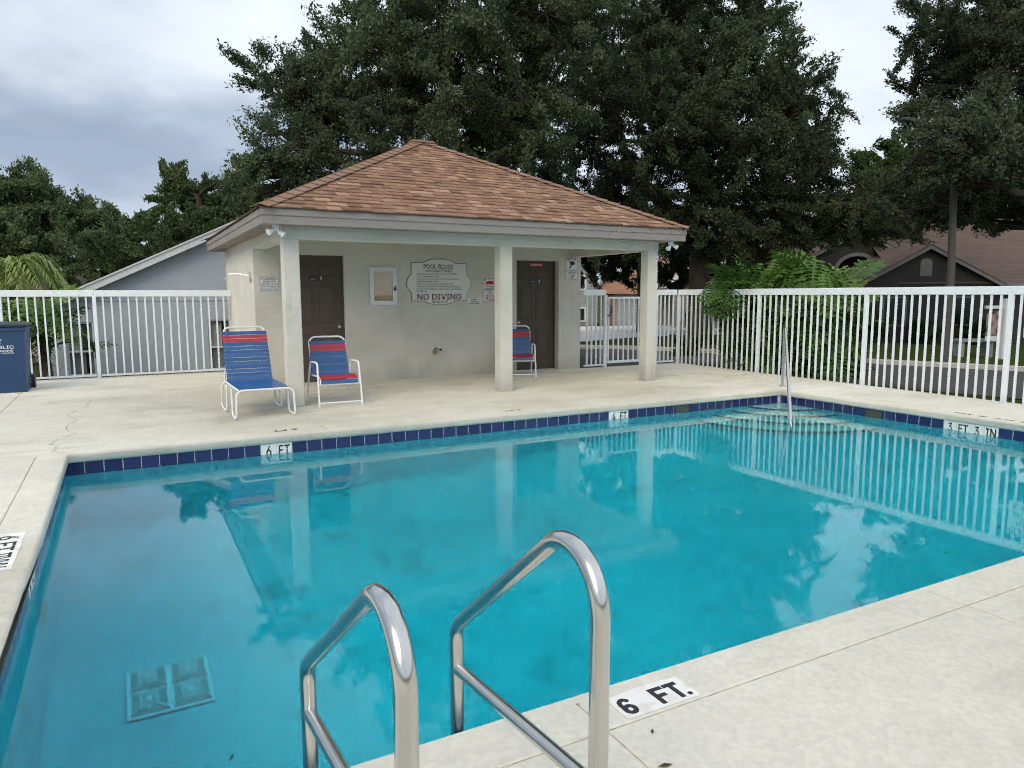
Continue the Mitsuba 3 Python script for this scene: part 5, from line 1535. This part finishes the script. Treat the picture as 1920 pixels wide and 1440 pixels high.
# entry wing with the pale arch
e0 = np.array([26.0, 13.2, 0])
er = np.array([0.86, -0.51, 0])
er /= np.linalg.norm(er)
en = np.cross(er, Z)
arch = Polygon([(0.85, GZ), (2.5, GZ), (2.5, 2.3)] + [(1.675 + 0.825 * math.cos(a), 2.3 + 0.7 * math.sin(a)) for a in np.linspace(0, PI, 17)] + [(0.85, 2.3)])
ew = Polygon([(-0.3, GZ), (3.6, GZ), (3.6, 2.9), (1.7, 3.9), (-0.3, 2.9)])
part(h, 'entry_wall', P(prism(ew.difference(arch), 0.25, e0, er, Z, en), 'house_dark'))
part(h, 'arch_trim', P(prism(arch.buffer(0.14).difference(arch).intersection(sbox(-1, 1.2, 5, 5)), 0.05, e0 + en * 0.2525, er, Z, en), 'dark_trim'), label='pale trim around the arched entry')
part(h, 'entry_back', P(prism(sbox(-0.2, GZ, 3.5, 2.88), 0.1, e0 - en * 1.8, er, Z, en), 'window_dark'))
part(h, 'rake_board', P(rake_dir((-0.6, 2.86), (1.7, 4.0), e0, er, en, 0.42, 0.46, 0.13), 'dark_trim'))
part(h, 'rake_board', P(rake_dir((1.7, 4.0), (4.0, 2.86), e0, er, en, 0.42, 0.46, 0.13), 'dark_trim'))
part(h, 'entry_roof', P(cat([rake_dir((-0.65, 2.87), (1.7, 4.04), e0, er, en, -5, 0.47, 0.04), rake_dir((1.7, 4.04), (4.05, 2.87), e0, er, en, -5, 0.47, 0.04)]), 'roof_brown'))
# windows and pale door trim behind the fence
for s in (1.1, 3.6):
    f = part(h, 'window', P(prism(sbox(s, 0.25, s + 0.9, 1.35).difference(sbox(s + .05, .30, s + .85, 1.30)), 0.04, gA + gn * 0.002, gr_, Z, gn), 'dark_trim'))
    part(f, 'pane', P(prism(sbox(s + .05, .30, s + .85, 1.30), 0.02, gA + gn * 0.002, gr_, Z, gn), 'window_dark'))

# houses beyond the gate
h = thing('garage_house', 'beige house with grey garage door and orange roof beyond the gate', 'house')
a0, a1 = np.array([26.9, 29.3, 0]), np.array([33.0, 25.9, 0])
hr = (a1 - a0) / np.linalg.norm(a1 - a0)
hn = np.cross(hr, Z)
part(h, 'wall', P(prism(sbox(0.0, -1.1, 7.0, 1.5), 0.3, a0 - hn * 0.3, hr, Z, hn), 'siding_beige'))
f = part(h, 'garage_door', P(prism(sbox(0.95, -1.0, 3.6, 1.25), 0.05, a0 + hn * 0.003, hr, Z, hn), 'garage_grey'))
for k in range(3):
    part(f, 'panel', P(prism(sbox(1.0, -0.9 + k * 0.54, 3.55, -0.42 + k * 0.54), 0.02, a0 + hn * 0.055, hr, Z, hn), 'garage_grey'))
part(h, 'brick_pier', P(prism(sbox(-0.12, -1.1, 0.55, 1.45), 0.25, a0 + hn * 0.004, hr, Z, hn), 'brick_mat'))
part(h, 'lower_wall', P(prism(sbox(3.7, -1.1, 7.0, 0.2), 0.08, a0 + hn * 0.004, hr, Z, hn), 'siding_beige'))
V = [a0 - hr * 0.6 + hn * 0.5 + Z * 1.5, a1 + hr * 0.6 + hn * 0.5 + Z * 1.5, a1 + hr * 0.6 - hn * 9 + Z * 1.5, a0 - hr * 0.6 - hn * 9 + Z * 1.5, a0 + hr * 3.0 - hn * 4.3 + Z * 3.9, a0 + hr * 4.6 - hn * 4.3 + Z * 3.9]
part(h, 'roof', P(trimesh.Trimesh(V, [(0, 1, 5), (0, 5, 4), (1, 2, 5), (2, 3, 4), (2, 4, 5), (3, 0, 4)], process=False), 'roof_orange'))
h = thing('grey_sided_house', 'grey sided house with white windows beyond the gate', 'house')
b0 = np.array([23.2, 31.6, 0])
part(h, 'wall', P(prism(sbox(0.0, -1.1, 3.9, 3.6), 0.3, b0 - hn * 0.3, hr, Z, hn), 'siding_grey'))
for k in range(16):
    part(h, 'siding_board', P(prism(sbox(0.0, -1.0 + k * 0.285, 3.9, -0.76 + k * 0.285), 0.025, b0 + hn * 0.002, hr, Z, hn), 'siding_grey'))
for s, z0 in ((2.1, -0.25), (0.7, -0.25), (2.1, 1.7), (0.7, 1.7)):
    f = part(h, 'window', P(prism(sbox(s, z0, s + 1.15, z0 + 0.95).difference(sbox(s + .12, z0 + .12, s + 1.03, z0 + .83)), 0.05, b0 + hn * 0.03, hr, Z, hn), 'house_white_trim'))
    part(f, 'pane', P(prism(sbox(s + .12, z0 + .12, s + 1.03, z0 + .83), 0.02, b0 + hn * 0.03, hr, Z, hn), 'window_dark'))
V = [b0 - hr * 0.4 + hn * 0.5 + Z * 3.6, b0 + hr * 4.3 + hn * 0.5 + Z * 3.6, b0 + hr * 4.3 - hn * 6 + Z * 3.6, b0 - hr * 0.4 - hn * 6 + Z * 3.6, b0 + hr * 1.8 - hn * 2.8 + Z * 5.2, b0 + hr * 2.1 - hn * 2.8 + Z * 5.2]
part(h, 'roof', P(trimesh.Trimesh(V, [(0, 1, 5), (0, 5, 4), (1, 2, 5), (2, 3, 4), (2, 4, 5), (3, 0, 4)], process=False), 'roof_far_brown'))
h = thing('pale_house', 'pale cream house seen behind the large oak trunk', 'house')
c0 = np.array([27.6, 23.6, 0])
pw = Polygon([(0, -0.9), (6.0, -0.9), (6.0, 2.0), (3.0, 3.3), (0, 2.0)])
part(h, 'wall', P(prism(pw, 0.3, c0 - hn * 0.3, hr, Z, hn), 'siding_beige'))
part(h, 'rake_board', P(cat([rake_dir((-0.5, 1.82), (3.0, 3.5), c0, hr, hn, 0.3, 0.35, 0.18), rake_dir((3.0, 3.5), (6.5, 1.82), c0, hr, hn, 0.3, 0.35, 0.18)]), 'house_white_trim'))
part(h, 'roof', P(cat([rake_dir((-0.55, 1.84), (3.0, 3.55), c0, hr, hn, -7, 0.36, 0.05), rake_dir((3.0, 3.55), (6.55, 1.84), c0, hr, hn, -7, 0.36, 0.05)]), 'roof_pale'))

# ------------------------------------------------------------------ street furniture
t = thing('utility_pole', 'dark wooden street pole in front of the dark house', 'pole')
pz = float(ground_z(16.75, 1.95))
part(t, 'shaft', P(sweep([(16.75, 1.95, pz - 0.2), (16.83, 2.0, 2.0), (16.95, 2.15, 4.0), (17.18, 2.40, 5.0)], [0.090, 0.080, 0.070, 0.065], 12), 'pole_mat', True))
part(t, 'lamp_arm', P(tube([(17.15, 2.4, 4.85), (16.9, 2.48, 5.0), (16.2, 2.6, 5.2)], 0.035, 0.2, 8), 'black_plastic', 40))
part(t, 'lamp_head', P(cbox(15.75, 16.25, 2.52, 2.72, 5.15, 5.27, 0.04), 'black_plastic'))
t = thing('yard_sign', 'white post with a hanging notice panel near the right edge', 'sign')
zg = float(ground_z(20.9, 2.95))
part(t, 'post', P(cbox(20.84, 20.94, 2.89, 2.99, zg, 1.32, 0.01), 'house_white_trim'))
part(t, 'arm', P(trimesh.convex.convex_hull(np.array([(20.5, 3.25, 1.06), (20.5, 3.25, 1.14), (21.1, 2.87, 1.06), (21.1, 2.87, 1.14), (20.45, 3.17, 1.06), (20.45, 3.17, 1.14), (21.05, 2.79, 1.06), (21.05, 2.79, 1.14)])), 'house_white_trim'))
sd = np.array([0.85, -0.53, 0])
part(t, 'panel', P(prism(sbox(0, 0, 0.36, 0.62), 0.02, np.array([20.52, 3.18, 0.38]), sd, Z, np.cross(sd, Z)), 'panel_photo'))
part(t, 'rider', P(prism(sbox(0, 0, 0.36, 0.13), 0.02, np.array([20.52, 3.18, 0.22]), sd, Z, np.cross(sd, Z)), 'house_white_trim'))
t = thing('bench', 'low pale bench on the lawn across the street', 'bench')
zg = float(ground_z(21.1, 3.95))
bd_ = np.array([0.88, -0.47, 0])
bnn = np.cross(bd_, Z)
part(t, 'seat', P(prism(sbox(0, 0, 1.0, 0.07), 0.4, np.array([20.7, 4.15, zg + 0.42]), bd_, Z, bnn), 'siding_grey'))
for s in (0.06, 0.84):
    part(t, 'leg', P(prism(sbox(s, 0, s + 0.1, 0.42), 0.34, np.array([20.7, 4.15, zg]), bd_, Z, bnn), 'siding_grey'))

# shrubs along the house and street
SHB = [((25.0, 9.6, 0.0), 0.7, 'low dark shrub by the left end of the dark house wall'), ((26.6, 8.7, -0.05), 0.6, 'low dark shrub under the gable of the dark house'), ((28.2, 7.9, -0.1), 0.65, 'low dark shrub at the right part of the dark house wall'),
       ((13.2, 6.4, 0.25), 0.55, 'green shrub behind the fence corner post'), ((15.2, 6.9, 0.3), 0.7, 'pale green shrub on the far verge left of the split leaf shrub'), ((24.6, 29.9, -0.6), 0.8, 'dark shrub in front of the grey sided house'),
       ((23.2, 11.0, -0.1), 0.8, 'dark shrub at the foot of the entry wing')]
for i, (c, r_, lab) in enumerate(SHB):
    t = thing('shrub', lab, 'shrub')
    rs = np.random.RandomState(60 + i)
    zg = float(ground_z(c[0], c[1]))
    ck = clumps(rs, [(c[0], c[1], zg + r_ * 0.75, r_, r_ * 0.8)], 1.6, (0.2, 0.4))
    v, f, cc = leaf_cloud(rs, ck, 5000, 0.10, (0.022, 0.042, 0.014), (0.075, 0.115, 0.035))
    part(t, 'foliage', P(trimesh.Trimesh(v, f, process=False), 'leaf_mat', color=cc), kind='stuff')
    part(t, 'stem', P(sweep([(c[0], c[1], zg - 0.05), (c[0], c[1], zg + r_ * 0.7)], [0.05, 0.03], 6), 'bark'))

# fallen leaves: on the pool floor and on the deck
rs = np.random.RandomState(33)
for nm, lab, n_, zf in (('leaf_litter', 'tiny dark leaves lying on the pool floor', 26, None), ('leaf_litter', 'tiny dry leaf bits lying on the concrete deck', 44, 0.004)):
    k = uniq(nm)
    vs = []
    for q in range(n_):
        if zf is None:
            x, y = rs.uniform(0.3, 8), rs.uniform(-5.3, -0.5)
            z = float(floor_z(x)) + 0.006
        else:
            x, y = [(rs.uniform(2.6, 8), rs.uniform(1.0, 4.0)), (rs.uniform(-3, 2), rs.uniform(0.3, 6.5)), (rs.uniform(9.7, 10.8), rs.uniform(-2.5, 3.8)), (rs.uniform(1.6, 5), rs.uniform(-7, -5.9))][rs.randint(4)]
            z = zf
        a, L_ = rs.uniform(0, 2 * PI), rs.uniform(0.012, 0.03)
        r1, r2 = np.array([math.cos(a), math.sin(a), 0]) * L_, np.array([-math.sin(a), math.cos(a), 0.15]) * L_ * 0.35
        c = np.array([x, y, z])
        vs += [c - r1, c + r2, c + r1, c - r2 + Z * L_ * .1]
    f = np.arange(n_)[:, None] * 4
    scene[k] = P(trimesh.Trimesh(vs, np.vstack([f + np.array([0, 2, 1]), f + np.array([0, 3, 2])]), process=False), 'litter_mat')
    labels[k] = {'label': lab, 'category': 'leaf litter', 'kind': 'stuff'}

# grass blades along the fence foot
rs = np.random.RandomState(90)
n = 9000
gxp = np.concatenate([rs.uniform(10.97, 11.5, n // 2), rs.uniform(-1.3, 2.3, n // 2)])
gyp = np.concatenate([rs.uniform(-5, 4.0, n // 2), rs.uniform(7.17, 7.6, n // 2)])
gzp = ground_z(gxp, gyp)
hb = rs.uniform(0.04, 0.12, n)
az = rs.uniform(0, 2 * PI, n)
ca, sa = np.cos(az), np.sin(az)
v = np.stack([np.stack([gxp - 0.006 * ca, gyp - 0.006 * sa, gzp], -1), np.stack([gxp + 0.006 * ca, gyp + 0.006 * sa, gzp], -1), np.stack([gxp + sa * hb * .4, gyp + ca * hb * .4, gzp + hb], -1)], 1).reshape(-1, 3)
tone = rs.uniform(0, 1, n)[:, None]
col = np.repeat(np.array([[0.06, 0.085, 0.02]]) * (1 - tone) + np.array([[0.13, 0.15, 0.05]]) * tone, 3, axis=0)
k = uniq('grass')
scene[k] = P(trimesh.Trimesh(v, np.arange(3 * n).reshape(-1, 3), process=False), 'leaf_mat', color=col)
labels[k] = {'label': 'rough green grass tufts along the foot of the fences', 'category': 'grass', 'kind': 'stuff'}

# repeats that belong together
for pre, g in (('strap_chair', 'strap armchairs under the porch'), ('oak_tree', 'large dark oaks behind the pool'), ('broadleaf_tree', 'smaller background trees'), ('picket_fence', 'white picket fences round the deck'),
               ('flood_light', 'flood lights under the porch eave'), ('depth_marking', 'depth markings on the deck'), ('door_sign', 'small plates on the porch doors'), ('pool_skimmer', 'skimmer openings in the pool wall'),
               ('split_leaf_plant', 'split leaf plants behind the fences'), ('shrub', 'low shrubs in the background')):
    for k in labels:
        if (k == pre or (k.startswith(pre + '_') and k[len(pre) + 1:].isdigit())):
            labels[k]['group'] = g
